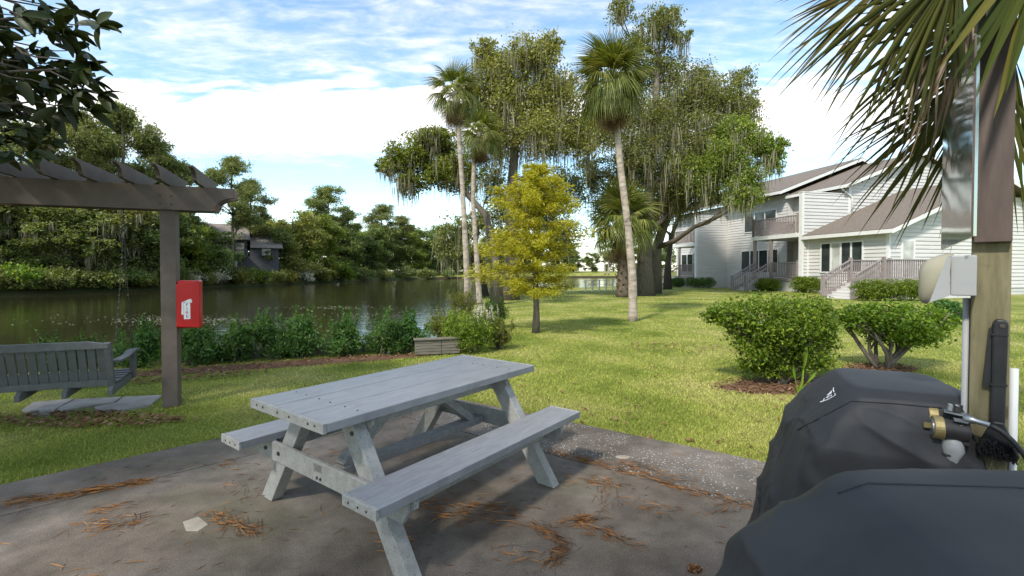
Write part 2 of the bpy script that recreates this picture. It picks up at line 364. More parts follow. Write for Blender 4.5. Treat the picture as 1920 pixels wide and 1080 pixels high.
def concrete(name, shells=False):
    m, t, b = new_mat(name); v = objco(t, world=True)
    big = noise_tex(t, .9, 5, .6, v, .5); mid = noise_tex(t, 5, 5, .65, v); fine = noise_tex(t, 140, 2, .6, v)
    c = rampn(t, big, [(.28, (.078, .061, .041)), (.48, (.158, .128, .099)), (.74, (.265, .226, .19))])
    c = mixc(t, 1.0, c, rampn(t, mid, [(.25, .58), (.75, 1.3)]), 'MULTIPLY')
    c = mixc(t, 1.0, c, rampn(t, fine, [(.3, .6), (.7, 1.3)]), 'MULTIPLY')
    c = mixc(t, rampn(t, noise_tex(t, 26, 4, .7, v), [(.60, 0.0), (.72, .5)]), c, (.05, .042, .032))
    if shells:
        vo = N(t, 'ShaderNodeTexVoronoi'); vo.inputs['Scale'].default_value = 44; t.links.new(v, vo.inputs['Vector'])
        mask = math_node(t, 'MULTIPLY', rampn(t, vo.outputs['Distance'], [(.16, 1.0), (.27, 0.0)]), rampn(t, noise_tex(t, 3, 3, .6, v), [(.42, 0.0), (.56, 1.0)]))
        c = mixc(t, mask, c, (.66, .64, .60))
        bump(t, b, noise_tex(t, 90, 3, .7, v), .8, .012)
    else:
        green = rampn(t, noise_tex(t, .75, 3, .55, objco(t, 1, 1.2, 1, world=True)), [(.52, 0.0), (.70, .55)])
        c = mixc(t, green, c, (.085, .085, .038)); bump(t, b, mid, .25, .01)
    t.links.new(c, b.inputs['Base Color']); b.inputs['Roughness'].default_value = .8; b.inputs['Specular IOR Level'].default_value = .3
    return m
M['conc'] = concrete('stained patio concrete'); M['shell'] = concrete('shell aggregate concrete', True)
def patio():
    C_, R_, RB, LB, L_ = PATIO
    def inset(a, b, d):                              # line a-b moved d to the right of its direction
        v = (b-a).normalized(); n = Vector((v.y, -v.x)); return a+n*d, v
    g = .006
    rp, rv = inset(C_, R_, .80); lp, lv = inset(L_, C_, .60)
    rp2, _ = inset(C_, R_, .80+2*g); lp2, _ = inset(L_, C_, .60+2*g)
    def meet(p, v, q, w): k = ((q-p).x*w.y-(q-p).y*w.x)/(v.x*w.y-v.y*w.x); return p+v*k
    def hit_x(p, v, x): return p+v*((x-p.x)/v.x)
    K = meet(rp, rv, L_, lv)            # where the right strip starts on the left edge
    K2 = meet(rp2, rv, L_, lv); I2 = meet(rp2, rv, lp, lv); J2 = meet(rp2, rv, lp2, lv)
    root = empty('patio', (0, 0, 0)); tag(root, 'stained grey concrete patio with rough shell edge strip', kind='structure')
    def slab(poly, mat):
        mb = MB(); mb.prism([(p.x, p.y, -.14) for p in poly], None, (0, 0, .14)); o = mb.build('slab', mat, root); return o
    slab([R_, C_, K, hit_x(rp, rv, 6.2)][::-1], M['shell'])
    slab([K2, L_, hit_x(lp, lv, -7.5), I2][::-1], M['conc'])
    slab([J2, hit_x(lp2, lv, -7.5), LB, RB, hit_x(rp2, rv, 6.2)][::-1], M['conc'])
    return rp, rv, lp, lv
JOINTS = patio()

def lumpy_patch(name, cx, cy, rx, ry, rz, mat, label, h=.03, kind='structure', seed=0, n=36):
    r = random.Random(seed); ph = [r.uniform(0, 6.28) for _ in range(4)]; V, Fc = [], []
    rings = 6
    for k in range(rings+1):
        for j in range(n):
            t = 2*math.pi*j/n; q = k/rings*(1+.10*math.sin(2*t+ph[0])+.09*math.sin(3*t+ph[1])+.06*math.sin(7*t+ph[2]))
            x, y = rx*q*math.cos(t), ry*q*math.sin(t); X_ = cx+x*math.cos(rz)-y*math.sin(rz); Y_ = cy+x*math.sin(rz)+y*math.cos(rz)
            V.append((X_, Y_, land1(X_, Y_)+h*(1-(k/rings)**2)-.004+.0*k))
    for k in range(rings):
        for j in range(n): Fc.append((k*n+j, (k+1)*n+j, (k+1)*n+(j+1) % n, k*n+(j+1) % n))
    mb = MB(); mb.v = V; mb.f = Fc; return tag(mb.build(name, mat, smooth=True), label, kind=kind)

# ------------------------------------------------------------------ picnic table
def picnic_table():
    t = empty('picnic_table', (-.651, 3.097, 0), .921, 'weathered grey picnic table with two attached benches on the patio', 'picnic table')
    L, W_, tz, sz = 1.745, .74, .742, .459
    w = (W_-.008)/3
    for k in range(3):
        y = -W_/2+w/2+k*(w+.004)
        o = MB().b2(-L/2+.022, L/2-.022, y-w/2, y+w/2, tz-.046+random.uniform(-.001, .001), tz+random.uniform(-.0015, .0015)).build('top_plank', M['table'], t, bevel=.004)
        for e in (-1, 1):
            for q in (-.055, .055): MB().tube([(e*.64, y+q, tz-.002), (e*.64, y+q, tz+.002)], .005, 6).build('bolt', M['iron'], o)
    for e in (-1, 1):
        o = MB().b2(e*(L/2-.021), e*L/2, -W_/2, W_/2, tz-.05, tz+.001).build('end_strip', M['table_side'], t, bevel=.003)
        for q in (-.3, -.24, -.06, .06, .22, .29): MB().tube([(e*(L/2-.002), q, tz-.022), (e*(L/2+.002), q, tz-.022)], .007, 8).build('bolt', M['iron'], o)
    for s in (-1, 1):
        y0, y1 = s*.521, s*.765
        MB().b2(-L/2+.022, L/2-.022, y0, y1, sz-.045, sz).build('seat_plank', M['table'], t, bevel=.004)
        for e in (-1, 1):
            o = MB().b2(e*(L/2-.021), e*L/2, y0-s*.001, y1+s*.001, sz-.05, sz+.001).build('end_strip', M['table_side'], t, bevel=.003)
            for q in (.57, .64, .70): MB().tube([(e*(L/2-.002), s*q, sz-.025), (e*(L/2+.002), s*q, sz-.025)], .006, 8).build('bolt', M['iron'], o)
        MB().b2(-.60, .60, s*.62-.02, s*.62+.02, .315, sz-.047).build('seat_stiffener', M['table_side'], t, bevel=.003)
        MB().b2(-.58, .58, s*.20-.018, s*.20+.018, tz-.135, tz-.050).build('top_stiffener', M['table_side'], t, bevel=.003)
    for e in (-1, 1):
        for s in (-1, 1):
            # one slanted leg: a wide board cut level at the floor and under the top
            x0 = e*.615; th = .075
            yt, yb, wd = s*.20, s*.665, .105
            poly = [(x0-th/2, yt-wd*.62, tz-.052), (x0-th/2, yt+wd*.62, tz-.052), (x0-th/2, yb+wd*.62, 0.002), (x0-th/2, yb-wd*.62, 0.002)]
            o = MB().prism(poly, None, (th, 0, 0)).build('leg', M['table_side'], t, bevel=.004)
            for zz in (.36, .62):
                yy = yt+(yb-yt)*(tz-zz)/tz
                MB().tube([(x0+e*th/2, yy, zz), (x0+e*(th/2+.008), yy, zz)], .012, 8).build('bolt', M['iron'], o)
            # seat bracket at the end of the cross beam
            MB().prism([(e*.655, s*.60, sz-.05), (e*.655, s*.755, sz-.05), (e*.655, s*.755, sz-.09), (e*.655, s*.66, sz-.155), (e*.655, s*.60, sz-.155)], None, (e*-.001-.028 if e > 0 else .028, 0, 0)).build('seat_bracket', M['table_side'], t)
        xo = e*.680
        ch = [(xo, -.735, .412), (xo, .735, .412), (xo, .735, .35), (xo, .70, .295), (xo, -.70, .295), (xo, -.735, .35)]
        cb = MB().prism(ch, None, (-e*.024, 0, 0)).build('cross_beam', M['table_side'], t, bevel=.004)
        for q in (-.60, -.44, .44, .60): MB().tube([(xo, q, .355), (xo+e*.009, q, .355)], .012, 8).build('bolt', M['iron'], cb)
        if e < 0:
            MB().b2(xo-.0015, xo, -.03, .045, .355, .395).build('plate', M['steel'], cb)
            for q in (-.02, .015): MB().tube([(xo-.004, q, .32), (xo, q, .32)], .009, 8).build('bolt', M['iron'], cb)
        xi = e*.560
        MB().prism([(xi, -.34, tz-.052), (xi, .34, tz-.052), (xi, .34, tz-.09), (xi, .29, tz-.145), (xi, -.29, tz-.145), (xi, -.34, tz-.09)], None, (e*.015, 0, 0)).build('top_cleat', M['table_side'], t, bevel=.003)
        MB().bar((e*.54, 0, .345), (e*.12, 0, tz-.075), .085, .05).build('brace', M['table_side'], t, bevel=.003)
    MB().b2(-.655, .655, -.045, .045, .298, .345).build('centre_beam', M['table_side'], t, bevel=.003)
picnic_table()

# ------------------------------------------------------------------ pergola with swing
PG = G(323, 757); BD = Vector((-.934, -.357, 0)).normalized(); PRZ = math.atan2(BD.y, BD.x)
def pergola():
    t = empty('pergola', (PG.x, PG.y, 0), PRZ, 'brown grey timber pergola with curved rafter ends beside the lagoon', 'pergola')
    zb, zt = 2.115, 2.375
    for X_ in (0, 3.0):
        MB().b2(X_-.072, X_+.072, -.072, .072, -.05, zb+.2).build('post', M['pergola'], t, bevel=.005)
    for s in (-1, 1):
        y = s*.095
        out = [(-.64, zt), (-.64, zt-.105)]+[(-.64+.19*math.sin(a)+.0, zt-.105-.145*(1-math.cos(a))) for a in np.linspace(.15, math.pi/2, 7)]+[(-.44, zb)]
        out += [(3.44, zb)]+[(3.64-.19*math.sin(a), zt-.105-.145*(1-math.cos(a))) for a in np.linspace(math.pi/2, .15, 7)]+[(3.64, zt-.105), (3.64, zt)]
        o = MB().prism([(x, y-.02, z) for x, z in out], None, (0, .04, 0)).build('beam', M['pergola'], t, bevel=.003)
        if s > 0:
            for bx in (-.05, .05):
                for bz in (zb+.06, zb+.15): MB().tube([(bx, y+.018, bz), (bx, y+.026, bz)], .009, 8).build('bolt', M['iron'], o)
    for k in range(13):
        x = -.335+.312*k; a = .56; zz = zt+.002
        pr = [(-a, zz+.145), (-a-.0, zz+.125)]+[(-a+.03+.11*math.sin(q), zz+.115-.10*(1-math.cos(q))*1.0) for q in np.linspace(.1, math.pi/2, 6)]+[(-a+.18, zz)]
        pr = pr+[(-p[0], p[1]) for p in pr[::-1]]
        MB().prism([(x-.019, y, z) for y, z in pr], None, (.038, 0, 0)).build('rafter', M['pergola'], t, bevel=.002)
    return t
pergola()
def swing():
    x0, x1 = .43, 1.50; yb = .24; s = empty('porch_swing', (PG.x, PG.y, 0), PRZ, 'dark grey slatted swing bench hanging from the pergola with its back to the patio', 'swing bench')
    zt, zb = .765, .30
    lean = .10
    def yy(z): return yb+lean*(z-zb)/(zt-zb)
    rail = [(x0, zt-.075), (x1, zt-.075), (x1, zt-.03), (x1-.16, zt), (x0+.16, zt), (x0, zt-.03)]
    MB().prism([(x, yy(zt)-.02, z) for x, z in rail], None, (0, .04, 0)).build('top_rail', M['swing'], s, bevel=.004)
    MB().b2(x0, x1, yb-.02, yb+.02, zb, zb+.06).build('bottom_rail', M['swing'], s, bevel=.003)
    for x in (x0+.015, x1-.015):
        MB().bar((x, yy(zb-.06)+.002, zb-.06), (x, yy(zt-.02)+.002, zt-.02), .052, .05, up=(0, 1, 0)).build('stile', M['swing'], s, bevel=.003)
    n = 13; st = (x1-x0-.08)/n
    me = None
    for k in range(n):
        xc = x0+.04+st*(k+.5)
        if me is None:
            ob = MB().bar((0, -.006, 0), (0, lean*.72-.006, zt-.08-zb-.05), st-.014, .016, up=(0, 1, 0)).build('slat', M['swing'], s, bevel=.002); me = ob
        else:
            ob = me.copy(); COL.objects.link(ob)
        ob.location = (xc, yb+.012, zb+.05)
    for x in (x0+.0, x0+.36, x0+.71, x1-.0):
        pr = [(yb+.10, .215), (yb+.10, .27), (yb+.06, .305), (yb-.1, .31), (yb-.46, .345), (yb-.50, .335), (yb-.50, .28), (yb-.2, .245)]
        MB().prism([(x-.02, y, z) for y, z in pr], None, (.04, 0, 0)).build('seat_support', M['swing'], s, bevel=.003)
    for k in range(6):
        y = yb-.06-.078*k; z = .318+.0105*max(0, k-1)
        MB().b2(x0-.02, x1+.02, y-.033, y+.033, z, z+.02).build('seat_slat', M['swing'], s, bevel=.003)
    for x in (x0-.02, x1+.02):
        pr = [(yb+.02, .53), (yb+.02, .555), (yb-.22, .56), (yb-.42, .60), (yb-.52, .595), (yb-.52, .57), (yb-.40, .572), (yb-.22, .535)]
        MB().prism([(x-.04, y, z) for y, z in pr], None, (.08, 0, 0)).build('arm', M['swing'], s, bevel=.003)
        MB().b2(x-.022, x+.022, yb-.47, yb-.40, .29, .575).build('arm_post', M['swing'], s, bevel=.003)
        for y1 in (yb-.43, yb+.04):
            a = Vector((x, y1, .58)); top = Vector((x, .0, 2.13)); j = Vector((x, (y1)*.2, 1.55)); mb = MB(); nl = 46
            path = [a.lerp(j, i/30) for i in range(31)]+[j.lerp(top, i/16) for i in range(1, 17)]
            for i in range(len(path)-1): mb.bar(path[i], path[i].lerp(path[i+1], .8), .012 if i % 2 else .004, .004 if i % 2 else .012, up=(0, 1, 0))
            mb.build('chain', M['iron'], s)
swing()
def extinguisher_box():
    t = empty('fire_extinguisher_box', (PG.x, PG.y, 0), PRZ, 'red fire extinguisher box with white symbol on the pergola post', 'fire box')
    xa, xb, y0, y1, z0, z1 = -.074, -.285, -.075, .085, .835, 1.335
    body = MB().prism([(xa, y0, z0), (xb, y0, z0), (xb, y0, z1+.02), (xa, y0, z1+.02)], None, (0, y1-y0-.02, 0)); body.build('body', M['red'], t, bevel=.012)
    # front lid with rounded corners, a little higher at its outer edge
    lid = [(xa+.004, z0+.015), (xa+.004, z1-.02), (xa-.05, z1-.012), (xa-.12, z1+.0), (xb+.03, z1+.02), (xb-.004, z1+.008), (xb-.004, z0+.0)]
    l = MB().prism([(x, y1-.022, z) for x, z in lid], None, (0, .024, 0)).build('lid', M['red'], t, bevel=.008)
    yf = y1+.0035
    def flat(pts, mat, dy=0, name='symbol'):
        return MB().prism([(x, yf+dy, z) for x, z in pts], None, (0, .0006, 0)).build(name, mat, l)
    cx, zc = (xa+xb)/2+.01, 1.06
    flat([(cx+.028, zc-.125), (cx-.032, zc-.125), (cx-.032, zc+.045), (cx-.018, zc+.062), (cx+.012, zc+.062), (cx+.028, zc+.045)], M['white_ink'])
    flat([(cx+.030, zc-.075), (cx+.030, zc+.05), (cx+.012, zc+.075), (cx-.03, zc+.095), (cx-.045, zc+.09), (cx-.03, zc+.075), (cx-.050, zc+.062), (cx-.046, zc+.052), (cx-.018, zc+.060), (cx+.0, zc+.066), (cx+.046, zc+.06), (cx+.050, zc-.075)][::-1], M['white_ink'], .0001)
    def text(body, size, loc, mat, rot, parent, spin=0):
        cu = bpy.data.curves.new('lettering', 'FONT'); cu.body = body; cu.size = size; cu.align_x = 'CENTER'; cu.align_y = 'CENTER'; cu.extrude = .0003
        tmp = bpy.data.objects.new('tmp', cu); COL.objects.link(tmp); bpy.context.view_layer.update()
        me = bpy.data.meshes.new_from_object(tmp.evaluated_get(bpy.context.evaluated_depsgraph_get())); bpy.data.objects.remove(tmp)
        o = bpy.data.objects.new('lettering', me); COL.objects.link(o); me.materials.clear(); me.materials.append(mat); o.parent = parent
        R = Matrix(rot).transposed().to_4x4() @ Matrix.Rotation(spin, 4, 'Z'); o.matrix_local = Matrix.Translation(loc) @ R
    # local +Y faces the viewer, so the reader's right is local -X
    basis = (Vector((-1, 0, 0)), Vector((0, 0, 1)), Vector((0, 1, 0)))
    for ch, k, mt in (('F', 0, 'black_ink'), ('I', 1, 'black_ink'), ('R', 2, 'red_ink'), ('E', 3, 'black_ink')):
        text(ch, .045, (cx-.002, yf+.0012, zc+.030-.042*k), M[mt], basis, l)
    for k, (hh, ww) in enumerate(((.020, .012), (.014, .008), (.018, .012), (.014, .010), (.022, .010), (.014, .012), (.016, .008), (.020, .010), (.014, .010))):   # a row of worn, unreadable letters down the side
        z = 1.15-.019*k; MB().b2(xb-.0048, xb-.0042, y1-.022-hh/2, y1-.022+hh/2, z, z+ww).build('lettering', M['pink_ink'], l)
extinguisher_box()

# stepping stones under the swing
def flagstones():
    outs = [[(40, 769), (61, 754), (139, 747), (107, 765), (93, 777), (68, 776)],
            [(111, 764), (142, 748), (228, 743.5), (213, 755), (185, 757), (148, 764), (100, 775)],
            [(216, 755), (233, 743.5), (304, 740), (284, 757), (246, 765), (190, 771), (176, 763)]]
    labels = ['pale flagstone farthest left in the row below the swing', 'middle flagstone with a dark crack in the row below the swing', 'tan flagstone nearest the pergola post']
    for o, l in zip(outs, labels):
        pts = [G(x, y, .0) for x, y in o]; mb = MB(); mb.prism([(p.x, p.y, -.06) for p in pts][::-1], None, (0, 0, .062))
        tag(mb.build('flagstone', M['flag'], bevel=.008), l, 'paving stone', 'flagstones under the swing')
flagstones()

# ------------------------------------------------------------------ covered grills, service post
from mathutils import noise as mnoise
from mathutils.bvhtree import BVHTree
def cover(rings, rz, seed, wr=.012, nseg=180, sub=14, top_n=8):
    # rings: (z, cx, cy, half long, half short, corner power); lofted, closed on top, with soft folds lower down
    rz_c, rz_s = math.cos(rz), math.sin(rz); keys = np.array(rings, float); V = []; zt = keys[0, 0]; zb = keys[-1, 0]
    def ring(k, fold):
        z, cx, cy, a, b, pw = k
        for j in range(nseg):
            t = 2*math.pi*j/nseg; c, s = math.cos(t), math.sin(t)
            q = (abs(c)**pw+abs(s)**pw)**(-1/pw); x, y = a*c*q, b*s*q
            X_ = cx+x*rz_c-y*rz_s; Y_ = cy+x*rz_s+y*rz_c
            nn = Vector((X_-cx, Y_-cy, 0)).normalized()
            f = mnoise.noise(Vector((c*3.2+seed, s*3.2, z*1.3)))*1.0+.6*mnoise.noise(Vector((X_*9+z*4, Y_*9-z*3, seed+z*2.0)))
            ang = (t*2.6+z*1.5*math.sin(seed+t*2)); rg = 1-abs(mnoise.noise(Vector((ang*1.7, z*.9+seed, seed))))*2.2; rg2 = 1-abs(mnoise.noise(Vector((X_*3.4+z*4.2+seed, Y_*3.4, z*2.2-seed))))*2.4
            d = fold*wr*(f*1.2+.9*max(0, rg)**2+1.0*max(0, rg2)**3*(1 if fold > .4 else .2))
            V.append((X_+nn.x*d, Y_+nn.y*d, z+.004*fold*mnoise.noise(Vector((X_*6, Y_*6, seed)))))
    n = len(keys); tot = 0
    k0 = keys[0].copy()
    for q in range(top_n):                                  # crown of the top, from the centre outwards
        f = (q+.02)/top_n; k = k0.copy(); k[3] *= f; k[4] *= f; k[0] = zt+.010*(1-f*f); ring(k, .25); tot += 1
    for i in range(n-1):
        m = sub if i else 4
        for q in range(m):
            f = q/m; k = keys[i]*(1-f)+keys[i+1]*f; ring(k, .25+.75*min(1, (zt-k[0])/.25)); tot += 1
    ring(keys[-1], 1); tot += 1
    Fc = []
    for r in range(tot-1):
        for j in range(nseg): Fc.append((r*nseg+j, (r+1)*nseg+j, (r+1)*nseg+(j+1) % nseg, r*nseg+(j+1) % nseg))
    Fc = [f[::-1] for f in Fc]
    Fc2 = Fc+[tuple(range(nseg))]
    return V, Fc2
def bvh_hit(bv, px, py, lift=.0015):
    d = ray(px, py).normalized(); h = bv.ray_cast(Vector((0, 0, H)), d)
    return (h[0]-d*lift) if h[0] is not None else None
def grill(rings, rz, seed, label, seams, logo=False, wr=.012):
    t = empty('covered_grill', (0, 0, 0), 0, label, 'covered grill', 'grills under black covers')
    base = Vector((rings[-1][1], rings[-1][2], 0)); t.location = base
    V, Fc = cover(rings, rz, seed, wr); bv = BVHTree.FromPolygons([Vector(v) for v in V], Fc)
    mb = MB(); mb.v = [tuple(Vector(v)-base) for v in V]; mb.f = Fc
    c = mb.build('cover', M['cover'], t, smooth=True)
    for sm in seams:
        pts = []
        for (x0, y0), (x1, y1) in zip(sm[:-1], sm[1:]):
            for q in range(10):
                h = bvh_hit(bv, x0+(x1-x0)*q/10, y0+(y1-y0)*q/10, .001)
                if h is not None: pts.append(h-base)
        if len(pts) > 3: MB().tube(pts, .0022, 6).build('seam', M['seam'], c, smooth=True)
    if logo:
        def z(x, y): return (1500+x/10.8, 700+y/10.8)
        for poly in ([(405, 572), (440, 560), (560, 520), (700, 445), (712, 425), (728, 438), (690, 462), (560, 535), (450, 575), (415, 588)],
                     [(672, 285), (688, 290), (684, 335), (722, 425), (706, 436), (662, 345)],
                     [(640, 340), (640, 405), (545, 450), (540, 440), (600, 390)], [(650, 430), (640, 465), (540, 502), (520, 490), (600, 440)], [(490, 500), (505, 510), (475, 550), (460, 548)]):
            pts = [bvh_hit(bv, *z(*p)) for p in poly]
            if all(p is not None for p in pts):
                m2 = MB(); m2.add([p-base for p in pts], [tuple(range(len(pts)))]); m2.build('logo', M['white_ink'], c)
    # the cart the cover hangs over shows only as its wheels and feet under the hem
    for sx in (-.25, .25): MB().tube([(sx, -.12, .0), (sx, -.12, rings[-1][0]+.12)], .022, 8).build('cart_leg', M['black_plastic'], t)
    return t
GRILL1 = [(.985, 1.655, 2.03, .235, .185, 5), (.960, 1.65, 2.03, .275, .215, 5), (.86, 1.61, 2.05, .325, .265, 5), (.76, 1.585, 2.06, .355, .30, 5),
          (.45, 1.555, 2.08, .385, .355, 4.5), (.10, 1.53, 2.10, .41, .40, 4)]
GRILL2 = [(1.005, 1.20, .68, .49, .375, 6), (.985, 1.19, .68, .53, .41, 6), (.87, 1.13, .67, .66, .45, 5), (.75, 1.11, .66, .70, .48, 5), (.40, 1.10, .65, .72, .50, 4.5), (.10, 1.10, .65, .73, .52, 4)]
grill(GRILL1, math.radians(66), 3.1, 'black covered grill with white emblem behind the gas valves', [[(1495, 806), (1597, 752), (1680, 757), (1775, 766)]], True, .016)
grill(GRILL2, math.radians(-4), 8.4, 'nearest black covered grill filling the lower right corner', [[(1570, 925), (1625, 906), (1760, 910), (1900, 914), (1990, 922)]], False, .024)

def service_post():
    rz = math.radians(-44); org = (1.694, 1.66, 0)            # local -Y looks back at the patio, Y = 0 is the post's face
    t = empty('service_post', org, rz, 'greenish square timber post rising beside the covered grills', 'post')
    MB().b2(-.05, .05, 0, .10, 0, 3.3).build('post_timber', M['post'], t, bevel=.005)
    MB().tube([(-.060, .03, 0.02), (-.060, .03, 1.36)], .011, 10).build('conduit', M['grey_plastic'], t, smooth=True)
    MB().tube([(.062, .02, 0.02), (.062, .02, 1.12)], .012, 10).build('conduit', M['white_wood'], t, smooth=True)
    MB().tube([(-.014, -.052, 2.28), (-.016, -.052, 3.2)], .012, 10).build('conduit', M['white_wood'], t, smooth=True)
    MB().b2(-.046, .049, -.038, -.001, 1.56, 3.0).build('backing_board', M['board'], t, bevel=.003)
    # reflective acrylic sheet held along its near edge by the board
    inv = (Matrix.Translation(org) @ Matrix.Rotation(rz, 4, 'Z')).inverted()
    a, b = inv @ Vector((1.562, 1.592, 0)), inv @ Vector((2.41, 2.64, 0)); n = Vector((b.y-a.y, -(b.x-a.x), 0)).normalized()*.008
    sh = MB().prism([a+Vector((0, 0, 1.578)), b+Vector((0, 0, 1.578)), b+Vector((0, 0, 2.25)), a+Vector((0, 0, 2.25))], None, n).build('acrylic_sheet', M['acrylic'], t)
    MB().bar(a+Vector((-.003, -.005, 1.575)), a+Vector((-.003, -.005, 2.253)), .006, .006).build('sheet_edge', M['board'], sh)
    # lamp: grey box with a yellowed hood
    lp = empty('wall_lamp', org, rz, 'grey outdoor lamp box with yellowed hood on the service post', 'lamp')
    MB().b2(-.104, -.036, -.075, -.002, 1.372, 1.515).build('junction_box', M['grey_plastic'], lp, bevel=.004)
    mb = MB(); R_, S_ = 9, 24
    for i in range(R_+1):
        f = i/R_; xx = -.106-.085*math.sin(f*math.pi/2); r = math.cos(f*math.pi/2)**.7
        for j in range(S_):
            q = 2*math.pi*j/S_; zz = math.sin(q)*(.080 if math.sin(q) > 0 else .108)*r
            mb.v.append((xx+(.012 if zz > 0 else -.055)*abs(zz)/.1*(1-f), -.040+math.cos(q)*.052*r, 1.445+zz-.006*f))
    for i in range(R_):
        for j in range(S_): mb.f.append((i*S_+j, i*S_+(j+1) % S_, (i+1)*S_+(j+1) % S_, (i+1)*S_+j))
    mb.f.append(tuple(range(S_))); mb.build('lamp_hood', M['tan_plastic'], lp, smooth=True)
    MB().prism([(-.1045, -.097, 1.372), (-.1045, -.097, 1.513), (-.112, -.097, 1.513), (-.158, -.097, 1.345)], None, (0, .012, 0)).build('hood_cheek', M['grey_plastic'], lp)
    # gas valves
    gv = empty('gas_valve_set', org, rz, 'pair of black gas timer valves with brass rings on the service post', 'gas valve')
    def drum(cy, cz, xl, xr, r, name):
        o = MB().tube([(xl, cy-.012, cz), (xr, cy+.012, cz-.006)], r, 28).build(name, M['iron'], gv, bevel=.003)
        MB().tube([(xl-.012, cy-.015, cz), (xl+.016, cy-.008, cz)], r*1.14, 28).build('ring', M['brass'], o, bevel=.003)
        MB().tube([(xl-.016, cy-.016, cz), (xl-.004, cy-.013, cz)], r*.80, 20).build('dial', M['steel'], o)
        MB().bar((xl-.036, cy-.021, cz+.004), (xl-.012, cy-.015, cz+.004), .008, .018).build('key', M['brass'], o)
    drum(.010, .915, -.150, -.070, .031, 'valve'); drum(-.060, .890, -.132, -.050, .036, 'valve')
    MB().b2(-.075, -.045, -.07, -.001, .84, .93).build('mount_block', M['iron'], gv, bevel=.004)
    MB().tube([(-.088, -.055, .862), (-.090, -.058, .842), (-.088, -.058, .815), (-.092, -.058, .785), (-.095, -.055, .70), (-.095, -.055, .02)], [.022, .030, .032, .022, .013, .013], 16).build('elbow', M['grey_plastic'], gv, smooth=True)
    MB().tube([(-.098, -.058, .802), (-.098, -.058, .796)], .027, 16).build('clamp', M['iron'], gv)
    MB().tube([(-.098, -.03, .950), (-.094, -.03, .972)], .012, 6).build('nut', M['steel'], gv)
    MB().tube([(-.080, -.03, .950), (-.078, -.03, .975)], .014, 6).build('nut', M['iron'], gv)
    MB().bar((-.115, -.03, .946), (-.045, -.03, .941), .035, .006).build('bracket', M['steel'], gv)
    MB().bar((-.088, -.075, .930), (-.052, -.070, .927), .03, .006).build('bracket', M['steel'], gv)
    MB().tube([(-.062, -.07, .937), (-.040, -.075, .938), (-.030, -.075, .936), (.002, -.078, .930)], [.013, .013, .009, .009], 12).build('coupling', M['steel'], gv, smooth=True)
    pts = [(.0+.15*f, -.078-.02*f, .930-.20*f*f-.03*f) for f in np.linspace(0, 1, 12)]
    MB().tube(pts, .0085, 10).build('hose', M['black_plastic'], gv, smooth=True)
    # grill brush hanging head-down
    gb = empty('grill_brush', org, rz, 'black grill brush hanging head down on the service post', 'brush')
    h = MB().prism([(.004, -.026, .92), (.005, -.026, 1.275), (.013, -.026, 1.292), (.036, -.026, 1.292), (.045, -.026, 1.28), (.041, -.026, .92)], None, (0, .024, 0)).build('handle', M['black_plastic'], gb, bevel=.007)
    MB().prism([(-.016, -.016, 1.05), (-.002, -.016, 1.26), (.004, -.016, 1.26), (.004, -.016, 1.05)], None, (0, .012, 0)).build('scraper', M['black_plastic'], gb)
    MB().tube([(.030, -.030, 1.270), (.030, -.024, 1.270)], .007, 12).build('hanging_hole', M['board'], h)
    for zz in (1.235, 1.06): MB().b2(.002, .045, -.029, -.001, zz, zz+.005).build('grip_ring', M['black_plastic'], h)
    MB().prism([(.010, -.030, .935), (.038, -.030, .935), (.078, -.030, .825), (.070, -.030, .80), (-.026, -.030, .81), (-.030, -.030, .83)], None, (0, .028, 0)).build('brush_head', M['black_plastic'], gb, bevel=.006)
    br = MB(); r = random.Random(4)
    for _ in range(260):
        f = r.random(); x = -.022+.09*f; z = r.uniform(.81, .875); br.bar((x, -.030, z), (x+r.uniform(-.006, .006), -.05, z-r.uniform(0, .012)), .002, .002)
    o = br.build('bristles', M['black_plastic'], gb); o['kind'] = 'stuff'
service_post()

# ------------------------------------------------------------------ foliage helpers
def unit(v): return v/np.maximum(np.linalg.norm(v, axis=1, keepdims=True), 1e-9)
def leaves(C, size, aspect=.5, rng=RNG, flat=0.0, aim=None, aim_w=0.0):
    n = len(C); nor = rng.normal(size=(n, 3)); nor[:, 2] += flat*np.sign(nor[:, 2]+1e-9); nor = unit(nor)
    tg = rng.normal(size=(n, 3))
    if aim is not None: tg = tg*(1-aim_w)+aim*aim_w*2
    tg = unit(tg-nor*(tg*nor).sum(1, keepdims=True)); sd = np.cross(nor, tg)
    L = size*rng.uniform(.65, 1.35, (n, 1)); Wd = L*aspect
    V = np.stack([C-tg*L/2, C+sd*Wd/2+nor*L*.05, C+tg*L/2, C-sd*Wd/2+nor*L*.05], 1).reshape(-1, 3)
    return V, np.arange(4*n).reshape(n, 4)
def blob_points(blobs, n, rng=RNG, clump=45, shell=.55, sig=.16):
    # blobs: (cx,cy,cz, rx,ry,rz); leaves gather in clumps spread through each blob
    B = np.array(blobs, float); vol = (B[:, 3]*B[:, 4]*B[:, 5])**.72; cnt = np.maximum(1, (n*vol/vol.sum()/clump).astype(int)); out = []
    for b, k in zip(B, cnt):
        d = unit(rng.normal(size=(k, 3))); r = rng.random((k, 1))**shell*(.72+.36*rng.random((k, 1)))
        cc = b[:3]+d*r*b[3:6]; s = sig*(b[3]*b[4]*b[5])**(1/3)*rng.uniform(.6, 1.4, (k, 1))
        p = np.repeat(cc, clump, 0)+rng.normal(size=(k*clump, 3))*np.repeat(s, clump, 0)*np.array([1, 1, .7])
        out.append(p)
    return np.concatenate(out)
